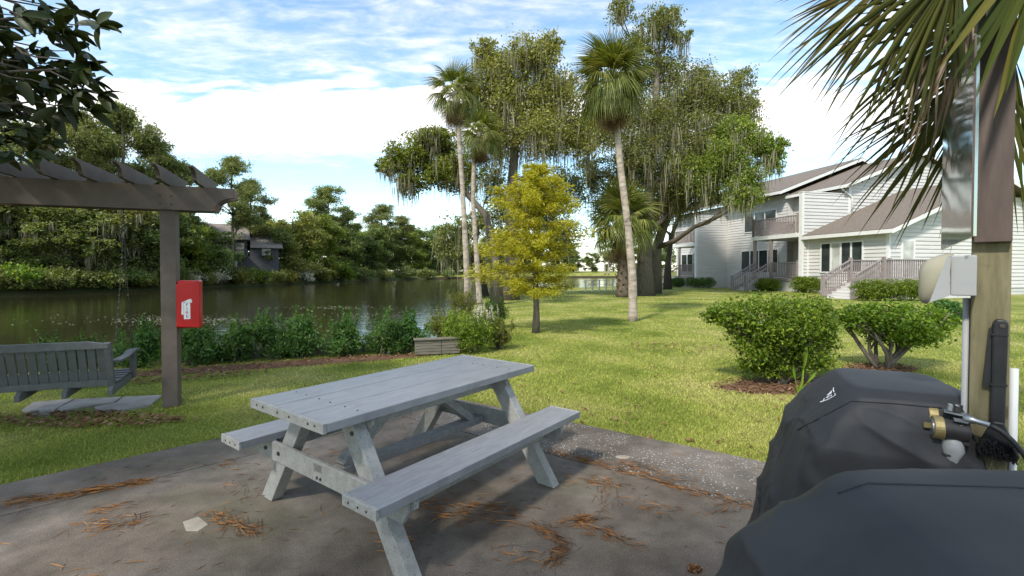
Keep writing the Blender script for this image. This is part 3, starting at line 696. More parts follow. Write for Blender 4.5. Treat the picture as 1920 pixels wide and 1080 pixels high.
def strands(tops, lmin, lmax, wid, rng=RNG, per=11, spread=.13):
    tops = np.repeat(tops, per, 0); n = len(tops); tops = tops+rng.normal(size=(n, 3))*spread*np.array([1, 1, .6])
    L = rng.uniform(lmin, lmax, (n, 1))*rng.uniform(.3, 1, (n, 1)); ang = rng.uniform(0, 6.28, (n, 1)); sd = np.concatenate([np.cos(ang), np.sin(ang), np.zeros((n, 1))], 1)
    w = wid*rng.uniform(.5, 1.4, (n, 1)); sw = rng.normal(size=(n, 3))*np.array([.08, .08, 0])*L; z = np.array([0, 0, 1.])
    V = np.stack([tops-sd*w*.5, tops+sd*w*.5, tops+sw*.5-z*L*.5+sd*w*.7, tops+sw*.5-z*L*.5-sd*w*.7, tops+sw-z*L+sd*w*.08, tops+sw-z*L-sd*w*.08], 1).reshape(-1, 3)
    i = np.arange(n)[:, None]*6
    return V, np.concatenate([i+np.array([[0, 1, 2, 3]]), i+np.array([[3, 2, 4, 5]])])
def limb(mb, a, b, r0, r1, rng, bend=.15, seg=5, n=6):
    a, b = Vector(a), Vector(b); L = (b-a).length; off = Vector([rng.uniform(-1, 1) for _ in range(3)])*L*bend; pts, rr = [], []
    for i in range(seg+1):
        f = i/seg; p = a.lerp(b, f)+off*math.sin(f*math.pi)+Vector([rng.uniform(-1, 1) for _ in range(3)])*L*.02*(0 < i < seg); pts.append(p); rr.append(r0+(r1-r0)*f)
    mb.tube(pts, rr, n); return pts
def tree(name, base, path, blobs, leafmat, nleaf, lsize, label, cat='tree', group=None, r0=.3, barkm='bark', moss=0, mosslen=(.5, 1.8), seed=1, aspect=.5, clump=45, sig=.16, shell=.55, flat=.3, lscale=1, branches=True, mosswid=.022, root=None):
    # path: trunk points relative to the base; blobs relative to the base
    rng = np.random.default_rng(seed); rr = random.Random(seed); base = Vector(base)
    t = root or empty(name, base, 0, label, cat, group)
    tr = MB(); k = len(path); rad = [r0*(1-.72*i/(k-1)) for i in range(k)]; rad[0] *= 1.35
    tr.tube(path, rad, 10)
    pv = [Vector(p) for p in path]
    o = tr.build('trunk', M[barkm], t, smooth=True)
    if branches:
        bm = MB()
        for b in blobs:
            c = Vector(b[:3]); q = min(range(1, k), key=lambda i: (pv[i]-c).length+max(0, pv[i].z-c.z+.25*(pv[i].xy-c.xy).length)*1.5)
            pts = limb(bm, pv[q], c, rad[q]*.55, rad[q]*.14, rr, .12)
            for _ in range(3):
                e = c+Vector((rr.uniform(-.8, .8)*b[3], rr.uniform(-.8, .8)*b[4], rr.uniform(-.3, .8)*b[5])); limb(bm, pts[rr.choice([2, 3, 4])], e, rad[q]*.2, .012, rr, .12, 4, 5)
        bm.build('limbs', M[barkm], t, smooth=True)
    pts = blob_points(blobs, nleaf, rng, clump, shell, sig); Vv, Fv = leaves(pts, lsize, aspect, rng, flat)
    link('crown', np_mesh('crown', Vv, Fv), M[leafmat], t)
    if moss:
        m = pts[rng.integers(0, len(pts), moss)]; Vv, Fv = strands(m, *mosslen, mosswid, rng); link('hanging_moss', np_mesh('moss', Vv, Fv), M['moss'], t)
    return t
def px_blob(base, px, py, rpx, rpy, d, depth_r=None):      # a crown mass seen at a pixel, standing at distance d
    p = P(px, py, d)-Vector(base); s = d/F; r = rpx*s; return (p.x, p.y, p.z, r, depth_r or r*.9, rpy*s)

# ------------------------------------------------------------------ the big moss-hung trees behind the lawn
def big_trees():
    # left group: a gum-like tree with yellowing leaves and its long low branch over the water
    b = at_depth(955, 24); D = 24
    bl = [px_blob(b, *q) for q in ((935, 130, 52, 45, 24), (905, 100, 28, 30, 24), (1000, 110, 55, 48, 24), (1035, 85, 26, 34, 24), (960, 190, 75, 50, 24.5), (1045, 180, 55, 55, 24.5), (885, 175, 40, 40, 24),
                                     (1010, 250, 70, 50, 24), (925, 262, 45, 45, 23.5), (1085, 250, 45, 60, 25))]
    tree('gum_tree', b, [(0, 0, 0), (.15, 0, 2.5), (.1, 0, 5.5), (.35, .1, 8.5), (.5, 0, 11)], bl, 'gum_leaf', 58000, .135, 'tall tree with yellowing leaves and moss behind the two slender palms', r0=.42, moss=330, mosslen=(.6, 2.2), seed=3)
    b = at_depth(932, 21); bl = [px_blob(b, *q) for q in ((745, 300, 38, 40, 21), (790, 290, 42, 48, 21), (830, 275, 35, 35, 21.5), (720, 310, 22, 20, 21), (770, 345, 35, 28, 21), (835, 320, 45, 40, 21), (815, 255, 30, 22, 21), (870, 330, 35, 45, 21.5))]
    tree('leaning_tree', b, [(0, 0, 0), (-.1, 0, 2), (-.5, 0, 4.0), (-1.6, 0, 5.2), (-3, .1, 6.0)], bl, 'oak_leaf2', 19000, .14, 'tree reaching a long leafy branch out over the water on the left', r0=.24, moss=150, mosslen=(.4, 1.3), seed=5)
    b = at_depth(905, 27); bl = [px_blob(b, *q) for q in ((860, 430, 40, 32, 27), (830, 460, 28, 35, 27), (900, 415, 35, 40, 27), (880, 480, 30, 25, 27), (930, 470, 45, 50, 27), (960, 400, 55, 60, 27.5), (1010, 380, 50, 60, 28), (1060, 360, 45, 55, 29), (985, 470, 50, 45, 28.5), (1050, 440, 45, 45, 29.5), (925, 340, 40, 45, 27))]
    tree('dark_oak', b, [(0, 0, 0), (-.2, 0, 1.6), (-.4, 0, 3.2), (-.2, 0, 4.6)], bl, 'oak_leaf', 30000, .15, 'low dark oak with pale moss hanging over the far water', r0=.3, barkm='bark_dark', moss=150, mosslen=(.8, 2.4), seed=6)
    # right group: the great live oak in front of the house
    b = at_depth(1207, 28.5)
    bl = [px_blob(b, *q) for q in ((1165, 22, 34, 28, 28), (1240, 45, 48, 36, 28), (1200, 80, 36, 26, 28), (1275, 70, 26, 24, 28), (1255, 25, 26, 20, 28), (1240, 130, 55, 38, 29), (1175, 160, 60, 50, 29.5), (1290, 190, 70, 55, 29), (1350, 190, 55, 52, 28),
                                     (1395, 150, 24, 34, 28), (1400, 190, 30, 30, 28), (1230, 230, 80, 60, 28.5), (1330, 260, 70, 50, 27), (1130, 240, 55, 60, 29), (1175, 330, 60, 60, 29.5), (1250, 330, 60, 60, 29), (1110, 330, 38, 50, 30), (1400, 215, 34, 45, 27), (1290, 300, 70, 50, 27.5), (1190, 280, 60, 50, 28), (1320, 150, 40, 30, 29), (1150, 395, 45, 48, 31), (1205, 400, 45, 50, 32), (1265, 385, 48, 38, 30), (1325, 335, 50, 36, 28))]
    tree('live_oak', b, [(0, 0, 0), (.05, 0, 1.8), (.1, 0, 4.0), (.35, 0, 6.5), (.6, 0, 9.5), (.8, 0, 14.5)], bl, 'oak_leaf', 110000, .145, 'great live oak draped in grey moss at the middle of the lawn', r0=.52, moss=700, mosslen=(.5, 2.2), seed=8)
    b = at_depth(1226, 31)
    bl = [px_blob(b, *q) for q in ((1365, 300, 48, 45, 25), (1395, 345, 42, 42, 24.5), (1425, 270, 34, 32, 24.5), (1450, 300, 28, 30, 24.5), (1465, 275, 20, 18, 24.5), (1375, 250, 40, 40, 25.5), (1320, 330, 45, 40, 26), (1395, 372, 36, 22, 24))]
    tree('bright_oak', b, [(0, 0, 0), (.1, -.2, 3), (.6, -1, 5.2), (1.6, -2.4, 6.6), (3.0, -4, 7.4)], bl, 'oak_leaf2', 36000, .14, 'bright green oak limb hanging in front of the house balconies', r0=.40, moss=210, mosslen=(.5, 1.7), seed=9)
    b = at_depth(1252, 36); bl = [px_blob(b, *q) for q in ((1250, 368, 50, 34, 33), (1300, 365, 45, 28, 30), (1345, 368, 34, 24, 29), (1220, 410, 30, 40, 36), (1275, 340, 45, 35, 33))]
    tree('shady_oak', b, [(0, 0, 0), (0, 0, 2), (.1, -.5, 4), (.3, -1.5, 5.5), (.6, -3, 6.6)], bl, 'oak_leaf', 14000, .16, 'dark oak with brown hanging moss at the far end of the house', r0=.26, barkm='bark_dark', moss=150, mosslen=(.4, 1.3), seed=10)
big_trees()

# golden bald cypress
def cypress():
    b = GL(1005, 624); D = b.y; s = D/F
    t = empty('bald_cypress', b, 0, 'small golden yellow bald cypress on the lawn', 'tree'); rng = np.random.default_rng(21); rr = random.Random(5)
    h = 4.0; path = [(0, 0, -.03), (.01, 0, .5), (.0, .02, 1.2), (-.02, 0, 2.2), (.0, 0, 3.2), (.02, 0, h)]
    MB().tube(path, [.11, .075, .065, .05, .03, .01], 10).build('trunk', M['bark'], t, smooth=True)
    bm = MB(); C, A = [], []
    tiers = [(1.0, 1.15), (1.25, 1.45), (1.5, 1.5), (1.85, 1.55), (2.05, 1.35), (2.3, 1.25), (2.55, 1.2), (2.85, 1.2), (3.05, 1.05), (3.25, .95), (3.45, .85), (3.65, .65), (3.8, .5), (3.95, .3)]
    for z, R in tiers:
        nb = 9 if R > .6 else 6; ph = rr.uniform(0, 6.28)
        for q in range(nb):
            a = ph+q*2*math.pi/nb+rr.uniform(-.3, .3); Rr = R*rr.uniform(.42, 1.15); up = rr.uniform(-.02, .22)*Rr
            p0 = Vector((0, 0, z)); p1 = Vector((math.cos(a)*Rr, math.sin(a)*Rr, z+up))
            pts = limb(bm, p0, p1, .018, .004, rr, .07, 5, 5)
            m = int(95*Rr)+30
            for _ in range(m):
                f = rr.random()**.65; p = p0.lerp(p1, f)+Vector((rr.gauss(0, .07), rr.gauss(0, .07), rr.gauss(-.01, .05)))*(.5+Rr*.55)
                for w in range(3):
                    C.append((p.x+rr.gauss(0, .02), p.y+rr.gauss(0, .02), p.z+rr.gauss(0, .02))); A.append((math.cos(a+rr.gauss(0, .7)), math.sin(a+rr.gauss(0, .7)), rr.gauss(-.35, .25)))
    bm.build('limbs', M['bark'], t)
    Vv, Fv = leaves(np.array(C), .095, .20, rng, .6, np.array(A), .72); link('crown', np_mesh('crown', Vv, Fv), M['cypress_leaf'], t)
cypress()

# ------------------------------------------------------------------ palms
def fan_mesh(name, nseg, R, droop, split=.35, arc=2.5, rng=None, width=1.0, petiole=.7, curl=.25):
    # one costapalmate leaf: the petiole runs along +X from the origin, folded segments fan out and sag at their tips
    rng = rng or random.Random(1); mb = MB()
    mb.tube([(0, 0, 0), (petiole*.5, 0, .02), (petiole, 0, 0)], [.018, .013, .009], 5)
    for k in range(nseg):
        a = (k/(nseg-1)-.5)*arc; L = R*(1-.32*abs(a/(arc/2))**2)*rng.uniform(.9, 1.06); base = Vector((petiole-.02+.16*R*math.cos(a)*0, 0, 0))
        d = Vector((math.cos(a), math.sin(a), 0)); sd = Vector((-d.y, d.x, 0)); w = .5*arc*R/nseg*.46*width
        pts = []; twist = rng.uniform(-.3, .3)
        for f, ww in ((0.03, .12), (.3, .75), (.6, 1.0), (.82, .62), (1.0, .06)):
            sag = -droop*R*(max(0, f-.35)**2)*1.6+.10*R*f*math.cos(a)*0-curl*R*abs(math.sin(a))*f*.5
            c = base+d*L*f+Vector((0, 0, sag)); pts.append((c-sd*w*ww+Vector((0, 0, twist*w*ww)), c+sd*w*ww+Vector((0, 0, .5*w*ww-twist*w*ww))))
        o = len(mb.v); mb.v += [tuple(p) for pr in pts for p in pr]
        for i in range(4): mb.f.append((o+2*i, o+2*i+1, o+2*i+3, o+2*i+2))
    me = bpy.data.meshes.new(name); me.from_pydata(mb.v, [], mb.f); me.update(); return me
def palm(name, base, path, r0, crown_r, nfr, ndead, label, group, seed, barkm='palm_trunk', scale_p=1, low=-1.15, boots=0):
    rr = random.Random(seed); t = empty(name, base, 0, label, 'palm tree', group)
    mb = MB(); k = len(path); pts, rad = [], []
    for i in range(k-1):
        for q in range(6):
            f = q/6; pts.append(Vector(path[i]).lerp(Vector(path[i+1]), f)); g = (i+f)/(k-1); rad.append(r0*(1.18-.34*min(1, g*2.2)+.10*max(0, g-.8)*5*.5)*rr.uniform(.95, 1.05))
    pts.append(Vector(path[-1])); rad.append(r0*.9); mb.tube(pts, rad, 12); tr = mb.build('trunk', M[barkm], t, smooth=True)
    top = Vector(path[-1])
    if boots:
        bt = MB()
        for q in range(boots):
            f = q/boots; p = Vector(path[0]).lerp(top, f); a = q*2.399; d = Vector((math.cos(a), math.sin(a), 0)); bt.bar(p+d*r0*.85+Vector((0, 0, -.05)), p+d*(r0*1.45)+Vector((0, 0, .14)), .09, .025)
        o = bt.build('leaf_bases', M['palm_boot'], tr)
    g1 = fan_mesh('frond', 34, crown_r*.66, .55, rng=rr, petiole=crown_r*.42); g2 = fan_mesh('frond', 34, crown_r*.62, .95, rng=rr, petiole=crown_r*.40); dd = fan_mesh('dead_frond', 24, crown_r*.55, 1.5, arc=1.7, rng=rr, petiole=crown_r*.38)
    for me in (g1, g2): me.materials.append(M['palm_leaf'])
    dd.materials.append(M['palm_dead'])
    for q in range(nfr):
        f = (q+.5)/nfr; el = math.radians(80)-(math.radians(80)-low*.62)*f**.85+rr.uniform(-.12, .12); a = q*2.39996+rr.uniform(-.2, .2)
        o = bpy.data.objects.new('frond', g1 if f < .5 else g2); COL.objects.link(o); o.parent = t; o.location = top+Vector((0, 0, .05-.18*f*crown_r))
        o.rotation_euler = (rr.uniform(-.35, .35), -el, a); s = rr.uniform(.86, 1.1); o.scale = (s, s, s)
    for q in range(ndead):
        a = q*2.39996+rr.uniform(-.3, .3); o = bpy.data.objects.new('dead_frond', dd); COL.objects.link(o); o.parent = t; o.location = top+Vector((0, 0, -.22*crown_r))
        o.rotation_euler = (rr.uniform(-.2, .2), math.radians(rr.uniform(58, 84)), a); s = rr.uniform(.8, 1.05); o.scale = (s, s, s)
    return t
def palms():
    def rel(b, pts, d): return [tuple(P(x, y, d)-b) for x, y in pts]
    b = GL(1187, 602); d = b.y
    palm('sabal_palm', b, rel(b, [(1187, 606), (1186, 520), (1178, 430), (1163, 310), (1152, 190), (1149, 150)], d), .118, 1.30, 58, 28, 'tall palm with pale leaning trunk alone on the lawn', 'palms on the lawn', 2)
    b = GL(877, 586); d = b.y
    palm('sabal_palm', b, rel(b, [(877, 590), (874, 480), (867, 350), (860, 240), (853, 172)], d), .105, 1.1, 30, 16, 'slender pale palm nearest the water, taller of the pair', 'palms on the lawn', 4)
    b = GL(900, 574); d = b.y
    palm('sabal_palm', b, rel(b, [(900, 578), (893, 470), (887, 380), (889, 290), (900, 248)], d), .11, 1.2, 30, 18, 'shorter palm with drooping crown just behind the tallest waterside palm', 'palms on the lawn', 6)
    b = GL(1168, 557); d = b.y
    palm('sabal_palm', b, rel(b, [(1168, 560), (1168, 480), (1166, 410)], d), .34, 2.3, 40, 14, 'short stout palm with big green fans behind the leaning palm', 'palms on the lawn', 9, barkm='palm_boot', low=-.9, boots=90)
    for px, py, q, l in ((1134, 470, 12, 'left one of two tiny palms on the far shore'), (1141, 465, 14, 'right one of two tiny palms on the far shore')):
        b = at_depth(px, 118); b.z = .5
        palm('sabal_palm', b, [(0, 0, 0), (0, 0, 3), (0, 0, 6.2)], .2, 2.2, 16, 8, l, 'palms on the far shore', q)
palms()

# near palm hanging in from the upper right: large fans close to the lens
def near_palm():
    loc = Vector((3.35, 2.75, 0)); t = empty('fan_palm', loc, 0, 'palm with big drooping fans at the upper right corner', 'palm tree')
    MB().tube([(0, 0, -.1), (.02, 0, 1.2), (0, 0, 2.4), (-.05, 0, 3.3)], [.19, .16, .15, .15], 12).build('trunk', M['palm_boot'], t, smooth=True)
    rr = random.Random(12); crown = Vector((-.05, 0, 3.25))
    def blade(hub, aim, R, nseg, arc, tilt, sag, mat='shaded_palm_leaf', name='frond', wid=.62, toward=Vector((0, 0, H))):
        # one fan: pleated segments radiate from the hub, stiff first, then bending down under their own weight
        hub, aim = Vector(hub)-loc, Vector(aim)-loc; x = (aim-hub).normalized(); z = (toward-loc-hub).normalized(); z = (z-x*x.dot(z)).normalized(); y = z.cross(x)
        y, z = y*math.cos(tilt)+z*math.sin(tilt), z*math.cos(tilt)-y*math.sin(tilt); mb = MB()
        limb(mb, crown, hub, .022, .014, rr, .10, 6, 6)
        for k in range(nseg):
            a = (k/(nseg-1)-.5)*arc+rr.gauss(0, .02); L = R*(1-.25*abs(2*a/arc)**2.2)*rr.uniform(.86, 1.06); d = x*math.cos(a)+y*math.sin(a); sd = (y*math.cos(a)-x*math.sin(a)); w0 = arc*R/nseg*.42*wid
            off = rr.gauss(0, .05); bend = rr.uniform(.6, 1.5); st = []
            for f, ww in ((.02, .15), (.22, .7), (.45, 1.0), (.65, .85), (.82, .5), (.93, .22), (1.0, .03)):
                c = hub+d*L*f+z*(off*f*L+.06*L*abs(a)*f)+Vector((0, 0, -sag*bend*L*max(0, f-.15)**2)); q = sd*w0*ww; st.append((c-q, c+z*w0*ww*.55, c+q))
            o = len(mb.v); mb.v += [tuple(p) for r3 in st for p in r3]
            for i in range(6):
                for e in range(2): mb.f.append((o+3*i+e, o+3*i+e+1, o+3*i+e+4, o+3*i+e+3))
        mb.build(name, M[mat], t)
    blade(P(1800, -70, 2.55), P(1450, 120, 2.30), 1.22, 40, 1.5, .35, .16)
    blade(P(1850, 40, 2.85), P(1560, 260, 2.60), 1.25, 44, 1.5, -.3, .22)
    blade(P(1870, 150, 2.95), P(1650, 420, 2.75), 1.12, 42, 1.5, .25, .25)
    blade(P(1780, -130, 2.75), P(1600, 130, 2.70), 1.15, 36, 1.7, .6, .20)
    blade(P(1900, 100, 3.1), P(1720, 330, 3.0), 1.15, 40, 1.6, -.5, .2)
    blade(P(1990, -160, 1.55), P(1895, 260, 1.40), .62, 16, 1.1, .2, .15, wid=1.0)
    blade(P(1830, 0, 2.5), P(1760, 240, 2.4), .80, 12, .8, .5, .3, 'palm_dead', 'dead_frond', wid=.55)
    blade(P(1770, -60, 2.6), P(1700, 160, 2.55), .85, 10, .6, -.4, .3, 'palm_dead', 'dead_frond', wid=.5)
    for q in ((3.9, 3.6, 3.9), (4.4, 2.4, 3.8), (3.5, 3.8, 4.3), (3.0, 1.6, 4.0), (3.9, 1.8, 3.5)):
        e = Vector(q); c = loc+crown; blade(c.lerp(e, .55), e+(e-c)*.5, 1.0, 36, 2.0, .3, .3, toward=Vector((3, 2.5, 9)))
near_palm()

# ------------------------------------------------------------------ the house on the right
HRZ = math.radians(13); HA = Vector((17.5, 28.4, 0))
def house():
    # local X runs away from the lawn (into the house), local Y runs away from the camera along the front
    t = empty('condominium', HA, HRZ, 'white sided two storey house with brown roofs, balconies and front stairs', 'house')
    FL, UP = 1.0, 3.8
    def siding(name, a, b, z0, z1, top=None, course=.205, mat='siding'):
        # lap boards on the vertical plane from a to b (XY), facing right of a->b; top(f) limits the height along the wall
        a, b = Vector((*a, 0)), Vector((*b, 0)); d = (b-a); L = d.length; d.normalize(); n = Vector((d.y, -d.x, 0)); mb = MB(); z = z0
        while z < z1-.01:
            zt = min(z+course, z1); f0, f1 = 0., 1.
            if top:
                fs = [i/60 for i in range(61) if top(i/60) > (z+zt)/2]
                if not fs: z = zt; continue
                f0, f1 = fs[0], fs[-1]
            p, q = a+d*L*f0, a+d*L*f1; up = Vector((0, 0, 1))
            mb.add([p+n*.042+up*z, q+n*.042+up*z, q+n*.006+up*zt, p+n*.006+up*zt, p+up*z, q+up*z], [(0, 1, 2, 3), (4, 5, 1, 0)]); z = zt
        return mb.build(name, M[mat], t)
    def core(x0, x1, y0, y1, z0, z1): return MB().b2(x0, x1, y0, y1, z0, z1).build('wall', M['siding'], t)
    def trim(x0, x1, y0, y1, z0, z1, name='corner_trim'): return MB().b2(x0, x1, y0, y1, z0, z1).build(name, M['white_wood'], t)
    # bodies
    core(3.45, 14, .03, 4.2, .35, 6.6); core(2.95, 14, 4.2, 18, .35, 6.9); core(.42, 13, -4.9, -.0, .35, 3.45)
    # the balcony side walls that face the camera, one per unit
    for y0, xw in ((0.0, 3.45), (10.5, 2.95)):
        zt = 6.2 if y0 == 0 else 6.0
        core(.06, xw, y0+.03, y0+.16, .35, zt-.02); siding('siding', (.11, y0), (xw, y0), .75, zt); trim(-.02, .14, y0-.035, y0+.2, .35, zt, 'corner_trim'); MB().b2(-.05, xw, y0-.05, y0+.22, zt, zt+.05).build('wall_cap', M['white_wood'], t)
        if y0: MB().b2(-.02, xw, y0-.04, y0+.2, .0, .72).build('foundation_skirt', M['siding'], t)
    # upper gable wall behind the low roof
    siding('siding', (3.45, 0), (14, 0), 3.5, 9.2, lambda f: 6.75+.38*(f*10.55) if f < .53 else 6.75+.38*(10.55*(1.06-f)))
    # fronts facing the lawn (set back behind balconies)
    siding('siding', (3.44, 4.2), (3.44, .1), FL, 6.6); siding('siding', (2.94, 10.5), (2.94, 4.2), .6, 6.9); siding('siding', (2.94, 14.5), (2.94, 10.6), FL, 6.9); siding('siding', (2.94, 18), (2.94, 14.5), .6, 6.9)
    # low wing near the camera
    siding('siding', (.41, 0), (.41, -4.9), .55, 3.42); siding('siding', (.41, -4.91), (13, -4.91), .55, 6.6, lambda f: 3.45+.4*12.6*f if f < .55 else 3.45+.4*12.6*(1.1-f))
    trim(.37, .47, -.16, -.03, .45, 3.42); trim(.37, .50, -4.95, -4.80, .45, 3.42); trim(3.40, 3.60, -.06, .1, 4.9, 6.7)
    # roofs: slabs with white fascia boards
    def roof(x0, z0, x1, z1, y0, y1, name='roof'):
        th = .10; o = MB().prism([(x0, y0, z0), (x1, y0, z1), (x1, y0, z1+th), (x0, y0, z0+th)], None, (0, y1-y0, 0)).build(name, M['shingle'], t)
        MB().prism([(x0-.01, y0-.03, z0-.16), (x1, y0-.03, z1-.16), (x1, y0-.03, z1+.045), (x0-.01, y0-.03, z0+.045)], None, (0, .028, 0)).build('fascia', M['white_wood'], o)
        MB().b2(x0-.035, x0-.003, y0, y1, z0-.13, z0+.06).build('gutter', M['white_wood'], o); return o
    roof(2.75, 6.66, 9.0, 9.03, -.40, 4.2); roof(15.3, 6.66, 9.0, 9.03, -.40, 4.2)
    roof(2.05, 6.95, 9.1, 9.62, 3.95, 18.6); roof(16.2, 6.95, 9.1, 9.62, 3.95, 18.6)
    roof(-.05, 3.47, 7.4, 6.45, -5.45, -.045); roof(14.8, 3.47, 7.4, 6.45, -5.45, -.045)
    # soffit under the low eave
    MB().b2(-.03, .42, -5.4, -.06, 3.33, 3.36).build('soffit', M['white_wood'], t)
    # downpipe
    MB().tube([(2.72, -.10, 6.62), (2.95, -.10, 6.42), (3.52, -.12, 6.05), (3.60, -.10, 5.9), (3.60, -.10, 5.0)], .055, 8).build('downpipe', M['white_wood'], t, smooth=True)
    # windows
    def window_w(x, y0, y1, z0, z1, n, blinds=()):                 # on a wall facing the lawn
        f = MB(); fr = .07
        f.b2(x-.05, x, y0-fr, y0, z0-fr, z1+fr); f.b2(x-.05, x, y1, y1+fr, z0-fr, z1+fr); f.b2(x-.05, x, y0, y1, z0-fr, z0); f.b2(x-.05, x, y0, y1, z1, z1+fr)
        w = f.build('window', M['white_wood'], t); st = (y1-y0)/n
        for k in range(n):
            MB().b2(x-.02, x-.012, y0+k*st+.012, y0+(k+1)*st-.012, z0+.003, z1-.003).build('pane', M['blind' if k in blinds else 'glass'], w)
            if k: MB().b2(x-.048, x-.003, y0+k*st-.05, y0+k*st+.05, z0+.001, z1-.001).build('mullion', M['white_wood'], w)
    window_w(.38, -3.55, -1.05, 1.42, 3.02, 4, (2,)); window_w(2.90, 5.0, 8.7, 1.35, 3.0, 4, ()); window_w(2.90, 15.2, 17.0, 1.4, 3.0, 2)
    window_w(2.90, 5.2, 8.4, 4.5, 5.9, 3)
    def door_w(x, y0, y1, z0, h, mat='glass'):
        d = MB().b2(x-.05, x, y0, y1, z0, z0+h).build('door', M['white_wood'], t); MB().b2(x-.06, x-.052, y0+.12, y1-.12, z0+.15, z0+h-.12).build('pane', M[mat], d)
        MB().tube([(x-.09, y0+.06, z0+1), (x-.05, y0+.06, z0+1)], .025, 8).build('handle', M['steel'], d)
    for y0, x in ((0, 3.41), (10.5, 2.91)):
        door_w(x, y0+1.5, y0+2.45, FL, 2.1); door_w(x, y0+2.6, y0+3.4, UP, 2.05, 'blind'); door_w(x, y0+.5, y0+1.3, UP, 2.05)
    d = MB().b2(1.15, 2.05, -4.975, -4.925, FL, FL+2.1).build('door', M['white_wood'], t); MB().b2(1.27, 1.93, -4.985, -4.978, FL+.15, FL+1.98).build('pane', M['blind'], d); MB().tube([(1.95, -5.03, 2), (1.95, -4.97, 2)], .025, 8).build('handle', M['steel'], d)
    # railings, stairs, porches, balconies
    def railing(p, q, z, h=1.0, posts=True):
        p, q = Vector((*p, 0)), Vector((*q, 0)); d = (q-p); L = d.length; d.normalize(); r = MB()
        r.bar(p+Vector((0, 0, z+h)), q+Vector((0, 0, z+h)), .10, .045); r.bar(p+Vector((0, 0, z+.1)), q+Vector((0, 0, z+.1)), .05, .06)
        o = r.build('railing', M['rail'], t); bl = MB(); n = int(L/.125)
        for k in range(1, n): c = p+d*(L*k/n); bl.box((c.x, c.y, z+h/2+.05), (.04, .04, h-.12), Matrix.Rotation(math.atan2(d.y, d.x), 3, 'Z'))
        bo = bl.build('balusters', M['rail'], o); bo['kind'] = 'stuff'
        if posts:
            for c in (p, q): MB().box((c.x, c.y, z+h/2+.06), (.12, .12, h+.14)).build('newel', M['rail'], o)
    def stairs(x0, y0, y1, zf, zg, run=1.75):                      # down towards the lawn (-X) from x0
        n = 6; r = (zf-zg)/n; tr = run/n; s = MB()
        for y in (y0, y1): s.prism([(x0, y-.025, zf-.03), (x0, y-.025, zf-.32), (x0-run, y-.025, zg-.02), (x0-run, y-.025, zg+.24)], None, (0, .05, 0))
        o = s.build('stairs', M['rail'], t)
        for k in range(n): MB().b2(x0-tr*(k+1)-.03, x0-tr*k, y0+.03, y1-.03, zf-r*(k+1)-.04, zf-r*(k+1)).build('tread', M['siding'], o); MB().b2(x0-tr*k-.02, x0-tr*k-.001, y0+.03, y1-.03, zf-r*(k+1)+.001, zf-r*k-.041).build('riser', M['siding'], o)
        for y in (y0, y1):
            h = MB(); h.bar((x0, y, zf+.98), (x0-run, y, zg+1.0), .09, .05); h.bar((x0, y, zf+.72), (x0-run, y, zg+.74), .04, .10)
            h.box((x0-run, y, zg+.53), (.12, .12, 1.1)); h.build('handrail', M['rail'], o); bl = MB()
            for k in range(1, 13): f = k/13; bl.box((x0-run*f, y, zf+(zg-zf)*f+.52), (.035, .035, .85))
            q = bl.build('balusters', M['rail'], o); q['kind'] = 'stuff'
    for y0, xw in ((0, 3.4), (10.5, 2.9)):
        MB().b2(-.06, xw, y0+.22, y0+4.1, UP-.27, UP-.02).build('balcony_floor', M['white_wood'], t)
        railing((.02, y0+.28), (.02, y0+4.05), UP, 1.08); railing((.02, y0+4.05), (xw, y0+4.05), UP, 1.08)
        MB().b2(-.04, xw, y0+.22, y0+4.1, FL-.2, FL).build('porch_floor', M['rail'], t)
        MB().b2(.02, .08, y0+.22, y0+4.1, .0, FL-.2).build('porch_skirt', M['siding'], t)
        railing((.02, y0+.28), (.02, y0+2.45), FL, .98); stairs(-.04, y0+2.55, y0+3.85, FL, .08)
        for y in (y0+2.5, y0+3.95): MB().b2(-.01, .15, y-.08, y+.08, FL, UP-.27).build('porch_post', M['rail'], t)
    MB().b2(-2.2, 3.6, -6.75, -4.96, FL-.18, FL-.02).build('deck', M['rail'], t); MB().b2(-2.15, 3.5, -6.72, -6.66, .0, FL-.18).build('deck_skirt', M['siding'], t)
    railing((-2.1, -6.68), (3.5, -6.68), FL, .98); railing((-2.1, -5.05), (.3, -5.05), FL, .98); stairs(-2.2, -6.65, -5.1, FL, .2, 1.6)
    MB().b2(.40, 13, -4.88, -.02, .0, .53).build('foundation_skirt', M['siding'], t); MB().b2(2.93, 14, 4.25, 17.9, .0, .58).build('foundation_skirt', M['siding'], t)
house()
def HL(a, yl): c, s = math.cos(HRZ), math.sin(HRZ); x, y = HA.x+a*c-yl*s, HA.y+a*s+yl*c; return Vector((x, y, land1(x, y)))

